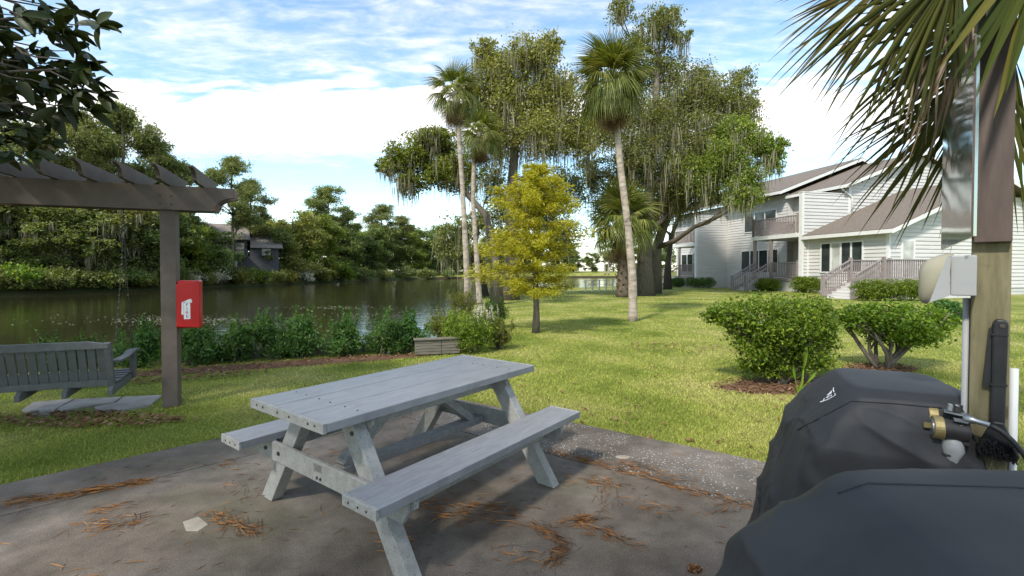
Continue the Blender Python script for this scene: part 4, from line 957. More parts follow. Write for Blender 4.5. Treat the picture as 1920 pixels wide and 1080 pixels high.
# ------------------------------------------------------------------ hedges and shrubs
def bush(name, base, blobs, mat, n, ls, label, group=None, cat='shrub', stems=5, seed=1, aspect=.5, clump=28, sig=.13, shell=.4, stemr=.02, flat=.2, rz=0, barkm='bark', top_z=None, spikes=0):
    rng = np.random.default_rng(seed); rr = random.Random(seed); t = empty(name, base, rz, label, cat, group)
    st = MB()
    for k in range(stems):
        b = blobs[k % len(blobs)]; e = Vector(b[:3])+Vector((rr.uniform(-.5, .5)*b[3], rr.uniform(-.5, .5)*b[4], rr.uniform(-.2, .3)*b[5])); a = Vector((rr.uniform(-.08, .08), rr.uniform(-.08, .08), -.03))
        pts = limb(st, a, e, stemr, stemr*.4, rr, .14, 5, 6)
        for q in range(3): limb(st, pts[2+q % 3], e+Vector((rr.uniform(-.7, .7)*b[3], rr.uniform(-.7, .7)*b[4], rr.uniform(-.1, .5)*b[5])), stemr*.5, stemr*.2, rr, .1, 3, 5)
    st.build('stems', M[barkm], t, smooth=True)
    pts = blob_points(blobs, n, rng, clump, shell, sig)
    if spikes:
        B = np.array(blobs); k = rng.integers(0, len(B), spikes); a = B[k, :3]+rng.normal(size=(spikes, 3))*B[k, 3:6]*np.array([.5, .5, .2]); a[:, 2] = B[k, 2]+B[k, 5]*.6
        h = rng.uniform(.1, .32, (spikes, 1)); f = np.linspace(0, 1, 26)[None, :, None]; ln = rng.normal(size=(spikes, 1, 3))*np.array([.18, .18, 0])
        q = (a[:, None, :]+np.concatenate([np.zeros((spikes, 26, 2)), f*h[:, None, :]*np.ones((spikes, 26, 1))], 2)+ln*f*h[:, None, :]+rng.normal(size=(spikes, 26, 3))*.016*(1.3-f)).reshape(-1, 3); pts = np.concatenate([pts, q])
    if top_z is not None: pts[:, 2] = np.where(pts[:, 2] > top_z, top_z-np.abs(rng.normal(size=len(pts)))*.025, pts[:, 2])
    pts[:, 2] = np.maximum(pts[:, 2], .02)
    Vv, Fv = leaves(pts, ls, aspect, rng, flat); link('foliage', np_mesh('foliage', Vv, Fv), M[mat], t); return t
def hedges():
    specs = [(-.55, 9.3, -.4, .85, 3.4, 'shrub_leaf', 'dark clipped hedge below the far white tower wall'), (-.7, 2.0, -.45, .80, 1.7, 'box_leaf', 'short clipped hedge beside the middle stairs'),
             (-.55, -.9, -.35, .95, 2.1, 'box_leaf', 'sparse clipped hedge under the four paned window'), (-1.0, 11.6, -.35, .8, 1.2, 'shrub_leaf', 'small dark hedge at the farthest stairs')]
    for i, (a, y, dz, h, ln, mt, l) in enumerate(specs):
        b = HL(a, y); bl = [(0, q, h*.55, .48, .42, h*.5) for q in np.arange(-ln/2+.3, ln/2-.2, .42)]
        bush('hedge', b, bl, mt, 9000, .075, l, 'clipped hedges along the house', 'hedge', 10, 40+i, shell=.3, rz=HRZ, top_z=h, stemr=.012, sig=.2)
    b = at_depth(1672, 20.0); b.z = land1(b.x, b.y); bl = [(q, 0, .48, .45, .48, .45) for q in np.arange(-1.25, 1.9, .42)]
    bush('hedge', b, bl, 'box_leaf', 16000, .07, 'bright clipped hedge in front of the nearest deck railing', 'clipped hedges along the house', 'hedge', 12, 47, shell=.3, rz=math.radians(4), top_z=.93, stemr=.012, sig=.2)
    b = at_depth(1775, 13); bush('shrub', b, [(0, 0, .35, .45, .4, .35), (.5, .1, .3, .4, .4, .3)], 'shrub_leaf', 4000, .07, 'dark shrub just behind the lamp hood', stems=5, seed=49)
hedges()
lumpy_patch('mulch_bed', *GL(1475, 722).xy, 1.0, .45, .25, M['mulch'], 'brown pine straw bed under the clipped bushes', .03, seed=2)
lumpy_patch('mulch_bed', *GL(1650, 692).xy, .55, .3, .1, M['mulch'], 'brown bare soil under the second clipped bush', .025, seed=3)
def lawn_bushes():
    b = GL(1462, 722); d = b.y+.1
    bl = [px_blob(b, *q) for q in ((1450, 590, 92, 36, d), (1380, 595, 55, 28, d), (1520, 600, 55, 45, d), (1455, 615, 85, 35, d-.1), (1425, 655, 52, 30, d-.1), (1505, 660, 62, 40, d), (1450, 690, 40, 18, d-.1), (1350, 590, 30, 20, d), (1550, 640, 25, 34, d), (1400, 683, 26, 14, d), (1330, 590, 18, 12, d))]
    bush('clipped_bush', b, bl, 'box_leaf', 26000, .046, 'large clipped umbrella shaped bush left of the pair', 'clipped bushes on the lawn', 'bush', 12, 61, shell=.42, sig=.17, top_z=1.215, stemr=.028)
    b = GL(1655, 692); d = b.y
    bl = [px_blob(b, *q) for q in ((1680, 600, 75, 32, d), (1620, 595, 50, 26, d), (1740, 605, 45, 30, d), (1690, 625, 70, 24, d), (1770, 600, 24, 18, d), (1590, 590, 30, 20, d+.1))]
    bush('clipped_bush', b, bl, 'box_leaf', 18000, .05, 'wide clipped bush on bare forked stems, right of the pair', 'clipped bushes on the lawn', 'bush', 10, 62, shell=.42, sig=.15, top_z=1.06, stemr=.035)
    # young palmetto shoot in the bed and a grey root stump with moss
    b = GL(1497, 738); t = empty('palmetto_shoot', b, 0, 'single folded palmetto leaf rising from the bed by the bush', 'plant')
    me = fan_mesh('frond', 12, .36, .12, rng=random.Random(3), arc=.32, petiole=.30, width=2.2, curl=.0); me.materials.append(M['lime_leaf'])
    for el, a, s in ((66, .6, 1.0), (74, 3.5, .6), (58, 5.4, .55)):
        o = bpy.data.objects.new('frond', me); COL.objects.link(o); o.parent = t; o.rotation_euler = (1.2, -math.radians(el), a); o.scale = (s, s, s)
lawn_bushes()
# the shrub row along the bulkhead
def shrub_row():
    items = [(362, 688, .60, .36, 'at the foot of the pergola post'), (440, 682, .62, .36, 'second to the right of the pergola post'), (512, 676, .70, .42, 'third to the right of the pergola post'), (566, 672, .72, .44, 'fourth to the right of the pergola post'),
             (652, 669, .62, .38, 'third from the timber wall'), (716, 668, .66, .38, 'second from the timber wall'), (765, 664, .62, .36, 'closest to the timber wall'), (268, 690, .60, .34, 'just behind the swing arm'), (185, 694, .5, .30, 'behind the middle of the swing back'), (110, 699, .46, .3, 'farthest left behind the swing')]
    for i, (px, py, h, r, l) in enumerate(items):
        b = GL(px, py-3); rr = random.Random(i); bl = [(rr.uniform(-.12, .12), rr.uniform(-.1, .1), h*.36, r, r*.9, h*.36), (rr.uniform(-.2, .2), 0, h*.68, r*.62, r*.6, h*.3)]
        bush('shrub', b, bl, 'shrub_leaf', 4200, .068, 'bushy dark green shrub '+l, 'shrubs along the water edge', 'shrub', 7, 80+i, aspect=.30, shell=.45, sig=.18, spikes=16, flat=0)
    for i, (px, py, h, r, m, l, n) in enumerate(((835, 648, .62, .50, 'olive_leaf', 'airy yellow green shrub behind the timber wall', 5200), (855, 652, .52, .28, 'lime_leaf', 'fresh lime green shrub on top of the timber wall', 3200), (888, 661, .58, .44, 'box_leaf', 'spreading green shrub right of the timber wall', 5200), (935, 655, .40, .26, 'olive_leaf', 'low pale shrub spilling onto the lawn', 2200),
                                                  (925, 615, .62, .40, 'shrub_leaf', 'glossy green shrub at the feet of the palms', 4200), (868, 590, .75, .55, 'olive_leaf', 'tall yellow grassy shrub left of the palm trunks', 4200), (905, 625, .5, .3, 'flower', 'dry cream flower stalks beside the palm foot', 900))):
        b = GL(px, py); bush('shrub', b, [(0, 0, h*.5, r, r*.9, h*.5), (r*.4, .1, h*.6, r*.6, r*.6, h*.4), (-r*.4, -.05, h*.65, r*.6, r*.6, h*.35)], m, n, .06, l, 'shrubs by the palms', 'shrub', 8, 100+i, aspect=.28, shell=.5, sig=.18, spikes=26, flat=0)
shrub_row()
lumpy_patch('mulch_bed', -3.6, 7.45, 2.9, .30, .40, M['mulch'], 'strip of fallen leaves and mulch under the waterside shrubs', .03, seed=5, n=60)
def retaining_wall():
    a, b = GL(778, 668), GL(862, 664); d = (b-a); d.z = 0; L = d.length; d.normalize(); rz = math.atan2(d.y, d.x)
    t = empty('retaining_wall', (a.x, a.y, -.05), rz, 'low grey timber retaining wall of stacked planks beside the shrubs', 'retaining wall')
    for k in range(5):
        for j in range(2):
            x0, x1 = (0, L*.58) if j == 0 else (L*.58+.008, L)
            MB().b2(x0, x1, -.02+random.uniform(-.004, .004), .03, .05+k*.050, .05+k*.050+.044).build('plank', M['bulkhead'], t, bevel=.003)
    MB().b2(-.02, L+.02, -.05, .10, .302, .330).build('cap_board', M['bulkhead'], t, bevel=.004); MB().b2(L*.58-.03, L*.58+.03, .032, .09, 0, .30).build('stake', M['bulkhead'], t)
    # timber edging board that continues behind the shrubs
    p0, p1 = GL(330, 660), GL(800, 640); p0 = Vector((-5.6, 7.55, 0)); p1 = Vector((-1.9, 9.0, 0)); d = p1-p0; L = d.length; t2 = empty('bulkhead', (p0.x, p0.y, -.4), math.atan2(d.y, d.x), 'timber bulkhead board along the lagoon edge behind the shrubs', 'bulkhead')
    n = 6
    for k in range(n):
        for z in range(2): MB().b2(L/n*k+.004, L/n*(k+1)-.004, 0, .05, z*.26, z*.26+.25).build('plank', M['bulkhead'], t2, bevel=.004)
retaining_wall()

# ------------------------------------------------------------------ the far shore: pines, leafy trees, a dark house, bushes
ORD = ['first', 'second', 'third', 'fourth', 'fifth', 'sixth', 'seventh', 'eighth', 'ninth', 'tenth', 'eleventh', 'twelfth', 'thirteenth', 'fourteenth', 'fifteenth', 'sixteenth', 'seventeenth', 'eighteenth', 'nineteenth', 'twentieth',
       'twenty-first', 'twenty-second', 'twenty-third', 'twenty-fourth', 'twenty-fifth', 'twenty-sixth', 'twenty-seventh', 'twenty-eighth', 'twenty-ninth', 'thirtieth', 'thirty-first', 'thirty-second', 'thirty-third', 'thirty-fourth', 'thirty-fifth']+['thirty-'+q for q in ('sixth', 'seventh', 'eighth', 'ninth')]+['fortieth']+['forty-'+q for q in ('first', 'second', 'third', 'fourth', 'fifth', 'sixth', 'seventh', 'eighth', 'ninth')]
def proto_pine(seed):
    rr = random.Random(seed); bl = []; h = 17
    for k in range(19):
        g = k/18; z = h*(.46+.50*g); R = 3.9*math.sin(math.pi*(.22+.66*g))*rr.uniform(.45, 1.1); a = rr.uniform(0, 6.28)
        bl.append((math.cos(a)*R*.75, math.sin(a)*R*.75, z, rr.uniform(1.3, 2.0), rr.uniform(1.3, 2.0), rr.uniform(.7, 1.1)))
    bl.append((0, 0, h*.97, 1.3, 1.3, .9))
    return tree('pine_tree', (0, 0, 0), [(0, 0, -.3), (.1, 0, 4), (.0, .1, 9), (.15, 0, 13), (0, 0, 16.6)], bl, 'pine_leaf', 22000, .33, 'x', r0=.26, seed=seed, aspect=.3, clump=40, sig=.22, flat=0)
def proto_broad(seed, mat, moss=0, n=20000):
    rr = random.Random(seed); bl = []; h = 12
    for k in range(26):
        z = h*rr.uniform(.10, .92); R = 4.2*math.sqrt(max(.08, 1-((z/h-.45)/.56)**2)); a = rr.uniform(0, 6.28); q = rr.uniform(.35, 1)
        bl.append((math.cos(a)*R*q, math.sin(a)*R*q, z, rr.uniform(1.4, 2.2), rr.uniform(1.4, 2.2), rr.uniform(1.1, 1.7)))
    return tree('leafy_tree', (0, 0, 0), [(0, 0, -.3), (.1, 0, 2), (-.1, 0, 5), (.1, 0, 8), (0, 0, 10.5)], bl, mat, n, .36, 'x', r0=.24, seed=seed, barkm='bark_dark', moss=moss, mosslen=(.8, 2.8), mosswid=.06, sig=.2)
def far_shore():
    pines = [proto_pine(q) for q in (201, 202, 203)]
    broads = [proto_broad(211, 'far_leaf'), proto_broad(212, 'far_leaf'), proto_broad(213, 'oak_leaf', 300), proto_broad(214, 'gum_leaf'), proto_broad(215, 'oak_leaf2')]
    used = set()
    def place(protos, idx, px, py, d, hh, label, group, rr, wide=1.0):
        p = protos[idx]; t = copy_tree(p) if idx in used_set(protos) else p; used_set(protos).add(idx)
        b = at_depth(px, d); h = H+(HZ-py)/F*d-b.z; s = h/hh; t.location = b; t.rotation_euler = (0, 0, rr.uniform(0, 6.28)); t.scale = (s*wide, s*wide, s); tag(t, label, 'tree', group)
    sets = {}
    def used_set(p): return sets.setdefault(id(p), set())
    rr = random.Random(77)
    pl = [(45, 225, 47), (150, 196, 50), (232, 188, 52), (305, 262, 56), (340, 300, 58), (438, 288, 68), (470, 330, 74), (618, 346, 96), (655, 392, 102), (715, 380, 118), (752, 402, 126), (95, 245, 56), (200, 235, 60)]
    pl.sort()
    for i, (px, py, d) in enumerate(pl):
        place(pines, i % 3, px, py, d, 17.6, 'tall pine on the far shore, %s pine from the left' % ORD[i], 'pines on the far shore', rr, 1.0 if d < 80 else 1.3)
    br = [(-120, 300, 41, 2), (-40, 335, 42, 2), (20, 345, 43.5, 2), (75, 385, 44, 2), (120, 375, 45, 0), (165, 350, 47, 2), (215, 365, 48.5, 2), (255, 385, 50, 1), (295, 375, 53, 0), (335, 395, 56, 4), (395, 420, 60, 0), (505, 415, 76, 1), (550, 388, 80, 3), (590, 400, 86, 4), (640, 420, 98, 0), (690, 420, 110, 1),
          (725, 415, 118, 0), (765, 418, 126, 4), (800, 422, 133, 1), (835, 418, 137, 0), (870, 430, 140, 4), (905, 440, 142, 1), (945, 450, 146, 0), (990, 455, 149, 1), (1035, 462, 151, 3), (1075, 465, 154, 0), (1110, 470, 156, 1), (1150, 468, 158, 0), (1195, 462, 160, 4), (1240, 455, 164, 1), (1290, 450, 168, 0)]
    br += [(-10, 330, 54, 1), (60, 340, 55, 0), (110, 330, 57, 2), (190, 335, 60, 0), (265, 345, 62, 1), (330, 365, 66, 0), (480, 400, 84, 0), (535, 410, 90, 1), (615, 405, 104, 0), (665, 415, 114, 4), (710, 425, 128, 0), (780, 425, 142, 0), (855, 428, 150, 1), (925, 440, 156, 0), (975, 448, 160, 4), (1060, 455, 168, 0)]
    br.sort()
    for i, (px, py, d, k) in enumerate(br):
        place(broads, k, px, py, d, 12.6, 'leafy tree lining the far shore, %s from the left' % ORD[i], 'leafy trees on the far shore', rr, 1.3)
    # bushes at the waterline
    def bank_depth(px):
        q = np.arange(24, 190, .25); dd = lagoon_dist((px-960)/F*q, q); w = np.where((dd[:-1] < 0) & (dd[1:] >= 0))[0]; return float(q[w[-1]]) if len(w) else 60.
    def pb(seed, m, n=2600): return bush('bank_bush', (0, 0, 0), [(0, 0, .9, 1.3, 1.2, .9), (1.0, .1, .7, 1.0, 1, .7), (-1.0, 0, .7, 1.1, 1, .7)], m, n, .22, 'x', None, 'bush', 5, seed, stemr=.04, sig=.2)
    pbs = [pb(231, 'olive_leaf'), pb(232, 'far_leaf'), pb(233, 'flower', 1500), pb(234, 'oak_leaf'), pb(235, 'box_leaf')]
    bb = [(-100, 40, 3), (-60, 41, 1), (-25, 41.3, 3), (-8, 41, 1), (55, 42, 3), (115, 43, 1), (158, 44, 3), (210, 46, 3), (262, 48, 4), (312, 50, 1), (8, 41.5, 3), (38, 42.2, 4), (70, 42.8, 1), (100, 43.4, 4), (130, 44, 3), (185, 46, 4), (235, 48, 1), (285, 50, 3), (350, 53, 2), (385, 56, 3), (410, 58.5, 2), (445, 62, 0), (480, 67, 4), (520, 72.5, 3), (545, 77, 0), (575, 81, 2), (600, 84, 0), (640, 93, 4), (680, 100, 1), (720, 108, 3), (760, 116, 1), (800, 124, 3), (840, 130, 1)]
    bb.sort()
    s = set()
    for i, (px, d, k) in enumerate(bb):
        t = copy_tree(pbs[k]) if k in s else pbs[k]; s.add(k); d = bank_depth(px); b = at_depth(px, d+.5); q = rr.uniform(.9, 1.3)*(1+.006*(d-50)); t.location = (b.x, b.y, max(b.z, -.5)); t.rotation_euler = (0, 0, rr.uniform(0, 6.28)); t.scale = (q, q, q*rr.uniform(.8, 1.1))
        tag(t, '%s bush at the far waterline, %s from the left' % (['yellow green', 'dull green', 'pale flowering', 'dark green', 'mid green'][k], ORD[i]), 'bush', 'bushes on the far waterline')
    # dark house across the water
    c = at_depth(432, 70); t = empty('lakeside_house', (c.x, c.y, c.z), math.radians(30), 'dark brown two storey house half hidden by trees across the water', 'house')
    MB().b2(-6.5, 6.5, 0, 8, -.5, 3.0).build('wall', M['dark_wall'], t); MB().b2(-6.3, 2.2, .6, 8, 3.0, 5.6).build('wall', M['dark_wall'], t); MB().b2(2.6, 6.5, .1, 8, 3.0, 4.4).build('wall', M['dark_wall'], t)
    r = MB().prism([(-7, -.6, 5.5), (-7, 4.2, 8.0), (-7, 4.2, 8.15), (-7, -.6, 5.65)], None, (9.6, 0, 0)).build('roof', M['grey_roof'], t); MB().prism([(2.65, -.6, 4.3), (2.65, 4.2, 6.7), (2.65, 4.2, 6.85), (2.65, -.6, 4.45)], None, (4.4, 0, 0)).build('roof', M['grey_roof'], t)
    MB().b2(-5.2, -4.0, 2.5, 3.7, 6.5, 9.0).build('chimney', M['dark_wall'], t)
    f = MB().b2(-6.4, 2.2, -1.4, 0, 2.85, 3.05).build('balcony', M['dark_wall'], t); rl = MB(); rl.b2(-6.4, 2.2, -1.42, -1.36, 3.95, 4.05)
    for k in range(44): rl.b2(-6.4+k*.2, -6.34+k*.2, -1.41, -1.37, 3.05, 3.95)
    o = rl.build('balusters', M['dark_wall'], f); o['kind'] = 'stuff'
    for x in (-4.9, -3.8, -1.2, 0): w = MB().b2(x, x+.85, -.04, -.002, .9, 2.3).build('window', M['white_wood'], t); MB().b2(x+.08, x+.77, -.055, -.042, .98, 2.22).build('pane', M['blind'], w)
    for x in (-3.5, -1.3, .6): w = MB().b2(x, x+1.3, .56, .598, 3.2, 5.1).build('window', M['dark_wall'], t); MB().b2(x+.06, x+1.24, .545, .558, 3.26, 5.04).build('pane', M['glass'], w)
    w = MB().b2(4.2, 5.4, .06, .098, 3.2, 4.2).build('window', M['white_wood'], t); MB().b2(4.28, 5.32, .045, .058, 3.28, 4.12).build('pane', M['blind'], w)
far_shore()

# white rail posts by the far end of the lawn
def rail_fence():
    a, b = at_depth(1098, 33), at_depth(1172, 35.5); d = b-a; L = d.length; t = empty('rail_fence', a, math.atan2(d.y, d.x), 'pale post and wire fence at the far edge of the lawn', 'fence')
    for k in range(7): MB().b2(L/6*k-.04, L/6*k+.04, -.04, .04, -.1, .85).build('fence_post', M['white_wood'], t)
    for z in (.25, .5, .78): MB().b2(.0, L, -.012, .012, z, z+.025).build('rail', M['grey_plastic'], t)
rail_fence()

# ------------------------------------------------------------------ magnolia reaching in at the upper left
def leaf_mesh(seed):
    rr = random.Random(seed); mb = MB(); L = 1.0; w = .19; n = 6; c = rr.uniform(.12, .3)
    for i in range(n+1):
        f = i/n; ww = w*math.sin(math.pi*min(1, f*.92+.04))**.75; z = -c*f*f
        mb.v += [(f*L, -ww, z+ww*.45), (f*L, 0, z), (f*L, ww, z+ww*.45)]
    for i in range(n):
        for j in range(2): a = i*3+j; mb.f.append((a, a+1, a+4, a+3))
    me = bpy.data.meshes.new('leaf'); me.from_pydata(mb.v, [], mb.f); me.materials.append(M['magnolia_leaf']); me.update(); me.polygons.foreach_set('use_smooth', [True]*len(me.polygons)); return me
def magnolia():
    base = Vector((-6.3, 1.9, land1(-6.3, 1.9))); t = empty('magnolia_tree', base, 0, 'dark magnolia branch with leathery leaves at the upper left corner', 'tree'); rr = random.Random(31); rng = np.random.default_rng(31)
    path = [Vector(p) for p in ((0, 0, -.2), (.05, 0, 1.5), (.1, .1, 3), (0, .1, 4.5), (.1, 0, 6.5))]
    MB().tube(path, [.22, .17, .15, .12, .06], 10).build('trunk', M['bark'], t, smooth=True)
    me = [leaf_mesh(q) for q in range(4)]; bm = MB(); cnt = 0
    ends = [(205, 48), (195, 35), (150, 15), (185, 150), (175, 130), (190, 120), (205, 178), (150, 170), (185, 205), (140, 190), (120, 120), (100, 60), (60, 30), (130, 60), (80, 100), (40, 90), (20, 150), (70, 150), (110, 160), (40, 200), (15, 215), (60, 240), (30, 260), (10, 285), (75, 285), (100, 215), (130, 215), (5, 60), (90, 20), (35, 130), (155, 60), (160, 95), (50, 175), (25, 40), (120, 35), (85, 190)]
    hub0 = path[2]
    for k, (px, py) in enumerate(ends):
        d = rr.uniform(3.15, 3.9); e = P(px-18, py, d)-base; s = P(px-150-rr.uniform(0, 160), py-rr.uniform(-20, 70), d+rr.uniform(-.1, .4))-base
        pts = limb(bm, s, e, .009, .003, rr, .08, 5, 5)
        if k % 4 == 0: limb(bm, path[rr.choice([2, 3])], s, .035, .009, rr, .1, 6, 6)
        dirv = (e-s).normalized()
        for q in range(8):
            o = bpy.data.objects.new('leaf', rr.choice(me)); COL.objects.link(o); o.parent = t
            f = 1.0 if q < 5 else rr.uniform(.55, .95); o.location = s.lerp(e, f)
            v = (dirv*rr.uniform(.5, 1.4)+Vector((rr.gauss(0, .6), rr.gauss(0, .6), rr.gauss(-.12, .5)))).normalized(); x = v; y = Vector((0, 0, 1)).cross(x).normalized(); z = x.cross(y); sc = rr.uniform(.14, .20)
            o.matrix_local = Matrix.Translation(o.location) @ Matrix((x, y, z)).transposed().to_4x4() @ Matrix.Rotation(rr.uniform(-1.2, 1.2), 4, 'X') @ Matrix.Scale(sc, 4)
    bm.build('limbs', M['bark_dark'], t)
    bl = []
    for k in range(26): p = P(rr.uniform(-330, 95), rr.uniform(-60, 235), rr.uniform(3.5, 4.6))-base; bl.append((p.x, p.y, p.z, .30, .32, .26))
    for k in range(20): a = rr.uniform(0, 6.28); R = rr.uniform(.3, 2.0); bl.append((math.cos(a)*R-.5, math.sin(a)*R-.8, rr.uniform(2.8, 7.2), .8, .8, .6))
    pts = blob_points(bl, 14000, rng, 26, .5, .22); Vv, Fv = leaves(pts, .16, .36, rng, .2); o = link('crown', np_mesh('crown', Vv, Fv), M['magnolia_leaf'], t); o['kind'] = 'stuff'
magnolia()
# big oak standing behind the camera: it shades the patio as in the photograph
def shade_oaks():
    for i, (x, y, sc, l) in enumerate(((-7.5, -8.5, 1.0, 'spreading oak behind the patio shading it'), (-14.5, -3.5, .9, 'oak behind the swing shading the lawn by the water'))):
        rr = random.Random(300+i); bl = []
        for k in range(26):
            a = rr.uniform(0, 6.28); R = rr.uniform(.5, 5.6)*sc; bl.append((math.cos(a)*R, math.sin(a)*R, rr.uniform(5.5, 11.5)*sc, 1.6, 1.6, 1.0))
        tree('shade_oak', (x, y, 0), [(0, 0, -.2), (.1, 0, 2.5), (0, .1, 5), (.2, 0, 8), (0, 0, 10)], bl, 'oak_leaf', 9000, .30, l, group='oaks behind the patio', r0=.45, seed=300+i, sig=.22)
shade_oaks()

# ------------------------------------------------------------------ grass, pine needles, leaf litter, floating leaves
BEDS = [(GL(1475, 722).xy, 1.0, .40, .25), (GL(1650, 692).xy, .5, .25, .1), (Vector((-3.6, 7.45)), 2.8, .26, .40)]
FLAGS = [(G(170, 758).xy, .72, .17, -.1)]
def grass():
    rng = np.random.default_rng(5); n = 760000; th = rng.uniform(-.98, .92, n); u = rng.random(n); d = 1/(1/2.2+(1/34-1/2.2)*u)
    x = d*np.tan(th); y = d; ok = lagoon_dist(x, y) > .35
    ok &= ~in_poly(x, y, [(p.x*1.0, p.y) for p in PATIO])
    for (c, rx, ry, rz) in BEDS+FLAGS:
        dx, dy = x-c[0], y-c[1]; a = (dx*math.cos(rz)+dy*math.sin(rz))/rx; b = (-dx*math.sin(rz)+dy*math.cos(rz))/ry; ok &= (a*a+b*b > 1) | (rng.random(n) < .06)
    ok &= (x < 17) & ~((x < -5.5) & (y > 12)); x, y = x[ok], y[ok]; n = len(x); dist = y; z = land(x, y)-.006
    a = rng.uniform(0, 6.28, n); ca, sa = np.cos(a), np.sin(a); w = np.maximum(.0045, dist*.0011)*rng.uniform(.7, 1.3, n); h = rng.uniform(.012, .034, n)*(1+.008*dist); ln = h*rng.uniform(.2, 1.1, n); b2 = a+rng.uniform(-1, 1, n)+1.57
    p = np.stack([x, y, z], 1); sd = np.stack([ca, sa, 0*ca], 1)*w[:, None]; tip = p+np.stack([np.cos(b2)*ln, np.sin(b2)*ln, h], 1)
    V = np.stack([p-sd, p+sd, tip], 1).reshape(-1, 3); o = link('grass', np_mesh('grass', V, np.arange(3*n).reshape(n, 3)), M['grass'])
    tag(o, 'short mown green grass covering the lawn', 'grass', kind='stuff')
grass()
def ribbons(name, items, mat, label, cat):
    # items: (x, y, z, angle, length, width, bend)
    A = np.array(items, float); n = len(A); f = np.array([0, .5, 1.0]); V = np.zeros((n, 6, 3))
    for k in range(3):
        ang = A[:, 3]+A[:, 6]*f[k]; px = A[:, 0]+np.cos(A[:, 3]+A[:, 6]*f[k]*.5)*A[:, 4]*f[k]; py = A[:, 1]+np.sin(A[:, 3]+A[:, 6]*f[k]*.5)*A[:, 4]*f[k]; w = A[:, 5]*.5
        V[:, 2*k] = np.stack([px-np.sin(ang)*w, py+np.cos(ang)*w, A[:, 2]+.001], 1); V[:, 2*k+1] = np.stack([px+np.sin(ang)*w, py-np.cos(ang)*w, A[:, 2]+.004*(k == 1)+.0015], 1)
    i = np.arange(n)[:, None]*6; o = link(name, np_mesh(name, V.reshape(-1, 3), np.concatenate([i+np.array([[0, 1, 3, 2]]), i+np.array([[2, 3, 5, 4]])])), M[mat]); return tag(o, label, cat, kind='stuff')
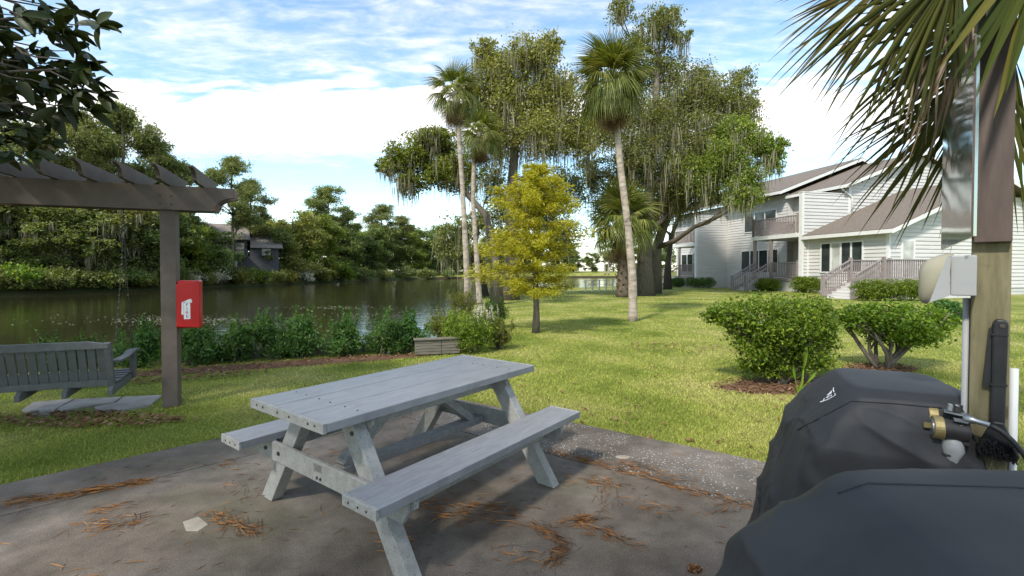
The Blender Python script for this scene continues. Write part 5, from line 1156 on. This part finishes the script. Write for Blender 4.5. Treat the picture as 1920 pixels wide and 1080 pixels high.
def needles():
    rr = random.Random(9); it = []
    def streak(p0, p1, n, spread, jitter=.36):
        a, b = G(*p0), G(*p1); an = math.atan2(b.y-a.y, b.x-a.x)
        for _ in range(int(n*.45)):
            c = a.lerp(b, rr.random()); it.append((c.x+rr.gauss(0, spread*1.5), c.y+rr.gauss(0, spread*1.5), .003+rr.random()*.012, an+rr.gauss(0, jitter)+(math.pi if rr.random() < .5 else 0), rr.uniform(.04, .11), rr.uniform(.0012, .0022), rr.gauss(0, .35)))
    for s in (((60, 942), (190, 920), 200, .02), ((150, 925), (290, 903), 260, .022), ((0, 948), (60, 940), 130, .03), ((170, 985), (250, 985), 120, .03, .9), ((180, 960), (240, 950), 60, .02), ((405, 965), (480, 1005), 230, .02), ((440, 985), (480, 1000), 60, .05, 1.5), ((250, 980), (300, 970), 25, .02),
              ((400, 870), (480, 880), 60, .04), ((440, 900), (470, 930), 60, .05, 1.2), ((1035, 850), (1130, 872), 160, .02), ((1110, 868), (1400, 950), 240, .02, .3), ((1165, 870), (1235, 885), 90, .025), ((1200, 890), (1300, 905), 60, .03),
              ((1080, 900), (1160, 910), 110, .03), ((1140, 910), (1150, 960), 110, .03), ((1065, 985), (1120, 970), 130, .015), ((1090, 980), (1180, 1025), 160, .02), ((1005, 985), (1060, 1030), 170, .015), ((1030, 1060), (1060, 1030), 130, .02), ((960, 1040), (1030, 1055), 60, .03, .8), ((800, 960), (960, 965), 260, .05), ((830, 940), (1000, 970), 150, .05), ((700, 1020), (760, 1010), 50, .04),
              ((1330, 960), (1410, 945), 80, .02), ((1190, 940), (1250, 960), 60, .03, .8), ((700, 780), (770, 800), 60, .08, 1.3), ((640, 850), (760, 830), 50, .1, 1.3), ((130, 1070), (300, 1075), 40, .08, 1.2)): streak(*s)
    for _ in range(300): x, y = rr.uniform(-3.2, 2.0), rr.uniform(.9, 4.6); it.append((x, y, .002, rr.uniform(0, 6.28), rr.uniform(.03, .10), .0014, rr.gauss(0, .4)))
    it = [q for q in it if in_poly(np.array([q[0]]), np.array([q[1]]), [(p.x, p.y) for p in PATIO])[0]]
    ribbons('pine_needles', it, 'needle', 'rust coloured fallen pine needles strewn over the patio', 'pine needles')
    # leaves on the beds and under the swing
    C = []
    for (c, rx, ry, rz) in BEDS+[(G(150, 785).xy, .95, .22, -.05), (Vector((-4.9, 6.3)), 1.4, .25, .38), (GL(1275, 655).xy, 1.0, .55, -.2)]:
        for _ in range(520 if ry < .5 else 170):
            a, q = rr.uniform(0, 6.28), math.sqrt(rr.random())*1.12; dx, dy = rx*q*math.cos(a), ry*q*math.sin(a); x, y = c[0]+dx*math.cos(rz)-dy*math.sin(rz), c[1]+dx*math.sin(rz)+dy*math.cos(rz); C.append((x, y, land1(x, y)+.03+rr.random()*.015))
    for _ in range(420):
        y = 1/rr.uniform(1/26, 1/3.5); x = y*rr.uniform(-.75, .85)
        if float(lagoon_dist(np.array([x]), np.array([y]))[0]) > .6 and not in_poly(np.array([x]), np.array([y]), [(p.x, p.y) for p in PATIO])[0]: C.append((x, y, land1(x, y)+.03))
    Vv, Fv = leaves(np.array(C), .06, .5, np.random.default_rng(3), 3.0); tag(link('leaf_litter', np_mesh('litter', Vv, Fv), M['litter']), 'brown dead leaves scattered on the beds and bare ground', 'leaf litter', kind='stuff')
    # floating leaves on the lagoon, pale colour standing in for their glints
    C = []
    for (px, py, sx, sy, n) in ((300, 600, 50, 9, 260), (390, 600, 50, 5, 130), (630, 577, 60, 3, 150), (670, 592, 40, 5, 60), (130, 600, 90, 12, 30), (480, 605, 70, 6, 60)):
        for _ in range(n): p = G(px+rr.gauss(0, sx), py+rr.gauss(0, sy*.6), WATER_Z); C.append((p.x, p.y, WATER_Z+.012))
    C = np.array(C); C = C[lagoon_dist(C[:, 0], C[:, 1]) < -.4]
    Vv, Fv = leaves(C, .085, .6, np.random.default_rng(4), 60.0); tag(link('floating_leaves', np_mesh('floating', Vv, Fv), M['flower']), 'floating leaves scattered on the near water, their glints painted pale', 'floating leaves', kind='stuff')
needles()
def small_things():
    p = [G(x, y, .0) for x, y in ((343, 979), (372, 969), (391, 984), (372, 996), (349, 996))]; MB_ = MB().prism([(q.x, q.y, -.01) for q in p][::-1], None, (0, 0, .013)); tag(MB_.build('stone_chip', M['pale_patch'], bevel=.002), 'pale square stone chip lying on the left of the patio', 'stone')
    c = G(1168, 857); mb = MB(); r = random.Random(2); q = [(c.x+.062*math.cos(a)*r.uniform(.8, 1.1), c.y+.035*math.sin(a)*r.uniform(.8, 1.1), -.01) for a in np.linspace(0, 6.0, 11)]; mb.prism(q, None, (0, 0, .013)); tag(mb.build('mortar_patch', M['pale_patch'], bevel=.002), 'small white mortar spot on the shell strip', 'stone')
    c = G(1302, 1072); t = MB()
    for k in range(9):
        f = k/8; rr_ = .016*math.sin(math.pi*(f*.85+.1)); n = 7
        for j in range(n): a = j*2*math.pi/n+k*.5; t.box((c.x-.03+.06*f, c.y+math.cos(a)*rr_, .017+math.sin(a)*rr_), (.010, .012, .006), Matrix.Rotation(a, 3, 'X'))
    tag(t.build('pine_cone', M['litter']), 'small brown cone lying on the patio beside the nearest grill', 'pine cone')
small_things()
